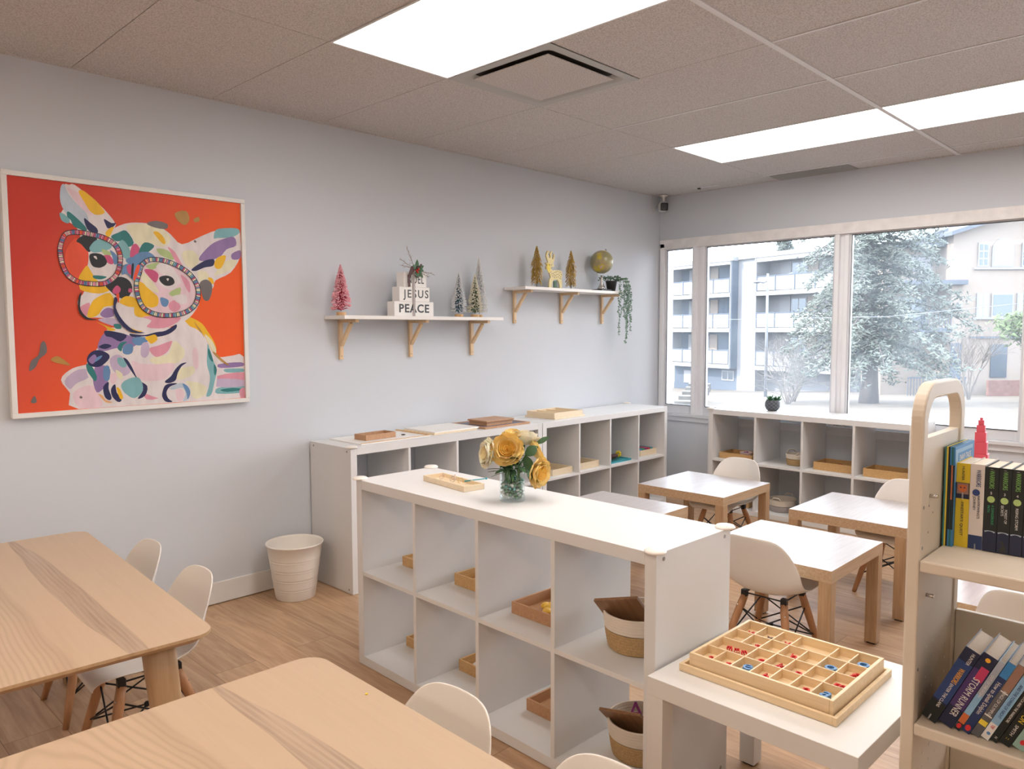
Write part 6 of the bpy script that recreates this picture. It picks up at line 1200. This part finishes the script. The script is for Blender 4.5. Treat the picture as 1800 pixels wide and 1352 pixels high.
for num, ttl, tt2, w_, lb, tm in (('5', 'A DANGEROUS', 'PATH', .0270, 'black numbered paperback with green lettering, leftmost of the black ones', 'cGreen2'), ('3', 'FOREST OF', 'SECRETS', .0235, 'black paperback with a cat silhouette and moon at its foot', 'tWhite'), ('4', 'RISING STORM', '', .0235, 'black paperback with a pale moon arc, third of the black ones', 'tWhite'), ('6', 'THE DARKEST HOUR', '', .0240, 'black paperback cut off by the right edge on the upper shelf', 'tWhite')):
    if 'cGreen2' not in M: solm('cGreen2', (.05, .36, .16))
    th = w_; y -= th+.0007; bk = book(lb, y, zb, th, .193, .125, 'cBlk', -3.640, GU)
    sp_text(bk, 'WARRIORS', .0095, 'tGreen', .165, th, sx=.60); text('numeral', num, .006, 'tWhite', bk, frame3((-.0014, th/2, .134), (0, -1, 0), (0, 0, 1), (-1, 0, 0)), .0002); disc(bk, 'badge', .120, th*.5, .0075, sx=1)
    if tt2: sp_text(bk, ttl, .0050, tm, .085, th, yc=th*.36, sx=.9); sp_text(bk, tt2, .0050, tm, .098, th, yc=th*.66, sx=.9)
    else: sp_text(bk, ttl, .0055, tm, .083, th, sx=.95)
    sp_patch(bk, 'cDkBlue', .0005, .048, th)
    bm = new(); R0 = .020; arcp = [(th*.5+R0*math.cos(a), .028+R0*math.sin(a)) for a in [math.radians(v) for v in range(20, 161, 10)]]
    arcp = [(a, b) for a, b in arcp if 0.0008 < a < th-.0008]
    for (a, b), (a2, b2) in zip(arcp, arcp[1:]): B(bm, -.0014, -.0010, min(a, a2), max(a, a2)+.0001, min(b, b2)-.0006, max(b, b2)+.0006)
    if arcp: obj('moon_arc', bm, 'moon', bk)
    if num == '3': bm = new(); prism(bm, [(-.003, .006), (-.003, -.007), (-.014, -.005), (-.017, -.001), (-.023, -.003), (-.024, -.006), (-.029, -.006), (-.028, .0), (-.020, .003), (-.012, .006)], 0, .0004, mtx=frame3((-.0012, th*.48, .0), (0, 0, -1), (0, -1, 0), (-1, 0, 0))); obj('cat_silhouette', bm, 'black', bk, fixn=True)
    sp_text(bk, '|', .004, 'tWhite', .188, th, sx=1)
# leaning books on the lower shelf
zb = .5035; lean = math.radians(24.5); GL = 'leaning books on the lower cart shelf'
def lbook(label, yr, th, h, cover, ln=lean, dp=.14):
    # pivot at the lower right corner of the spine
    return book(label, yr, zb, th, h, dp, cover, -3.785, GL, ln)
yy = -3.1875
def nxt(th, ln=lean, gap=.0012):
    global yy
    y0 = yy-th/math.cos(ln)-gap; yy = y0; return y0
th = .031; bk = lbook('thick black and blue paperback leaning leftmost on the lower cart shelf', nxt(th), th, .198, 'cDkBlue', dp=.13)
sp_patch(bk, 'cNavy2' if 'cNavy2' in M else solm('cNavy2', (.02, .05, .17)), .055, .165, th); sp_patch(bk, 'cBlk', .0005, .05, th, nm='dark_foot'); sp_text(bk, 'HUNTER', .0068, 'tWhite', .177, th, yc=th*.35, sx=.8); sp_text(bk, 'WARRIORS', .0105, 'tOr', .128, th, yc=th*.42, sx=.55); sp_text(bk, 'ENTER THE CLANS', .0065, 'tWhite', .072, th, yc=th*.45, sx=.85); sp_text(bk, 'HARPER', .003, 'tWhite', .007, th, yc=th*.5)
th = .029; bk = lbook('purple and dark blue thick paperback, second of the leaning books', nxt(th), th, .196, 'cDkBlue')
sp_patch(bk, 'cPurple', .05, .155, th); sp_patch(bk, 'cMag', .13, .165, th, y0=.002, y1=.018, nm='red_glow'); disc(bk, 'tOr', .184, th*.5, .005, 'emblem'); sp_text(bk, 'STORM RUNNER', .0135, 'tWhite', .082, th, yc=th*.45, sx=.74)
th = .0125; bk = lbook('thin pale blue paperback with a red logo, third of the leaning books', nxt(th), th, .192, 'cSky'); sp_patch(bk, 'tGrey', .10, .1915, th); sp_patch(bk, 'cOrange', .020, .045, th, nm='orange_band'); sp_patch(bk, 'cBlk', .0005, .02, th, nm='dark_foot'); sp_text(bk, 'OUT OF THE OCEAN', .0050, 'tWhite', .125, th, sx=.9); disc(bk, 'red', .012, th/2, .0045, 'logo', 1.4)
th = .0155; bk = lbook('dark blue paperback with white dolphin title, fourth of the leaning books', nxt(th), th, .194, 'cNavy'); sp_patch(bk, 'cBlue', .155, .1935, th); sp_text(bk, 'How to Speak Dolphin', .0085, 'tWhite', .098, th, sx=.80); disc(bk, 'red', .013, th/2, .0052, 'logo', 1.4)
th = .0155; bk = lbook('grey and brown paperback, fifth of the leaning books', nxt(th), th, .194, 'cGrey'); sp_patch(bk, 'cBrown', .125, .1935, th); sp_patch(bk, 'tWhite', .120, .123, th, nm='white_line'); sp_text(bk, 'KINGS OF OLYMPUS', .0062, 'tWhite', .092, th, sx=.85); sp_patch(bk, 'tWhite', .055, .058, th, nm='white_line'); sp_patch(bk, 'tYel', .030, .042, th, nm='gold_band')
th = .0150; bk = lbook('light blue paperback with a white and red foot, sixth of the leaning books', nxt(th), th, .196, 'cSky'); sp_patch(bk, 'tYel', .170, .1955, th, nm='yellow_top'); sp_patch(bk, 'tWhite', .0005, .042, th, nm='white_foot'); sp_text(bk, 'AND THE TOWER OF NIGHT', .0058, 'bNavy', .105, th, sx=.85); sp_text(bk, 'TBF', .006, 'red', .034, th, sx=.7); disc(bk, 'blue', .016, th*.45, .0035, 'logo')
th = .0125; bk = lbook('thin black paperback with small white capitals, seventh of the leaning books', nxt(th), th, .196, 'cBlk'); sp_text(bk, 'THE LION, THE WITCH AND THE WARDROBE', .0048, 'tWhite', .112, th, sx=.80); sp_text(bk, 'H', .005, 'tWhite', .012, th)
th = .020; bk = lbook('black paperback with large yellow lettering, eighth of the leaning books', nxt(th), th, .198, 'cBlk'); sp_text(bk, 'TELL ME SOON', .0105, 'tYel', .105, th, yc=th*.45, sx=.85); sp_text(bk, 'SMITH', .006, 'tWhite', .040, th, sx=1.2); sp_text(bk, '::', .008, 'tYel', .016, th)
th = .021; bk = lbook('mint green paperback with a red logo near the right edge', nxt(th), th, .200, 'cMint'); disc(bk, 'red', .018, th*.42, .0045, 'logo', 1.3); sp_text(bk, '88', .006, 'tWhite', .030, th, yc=th*.42)
th = .022; bk = lbook('dark blue paperback at the right edge of the leaning books', nxt(th), th, .200, 'cNavy'); disc(bk, 'tWhite', .016, th*.5, .003, 'logo')
th = .026; bk = lbook('cream upright-leaning paperback just beyond the right edge', nxt(th), th, .200, 'cWhite')
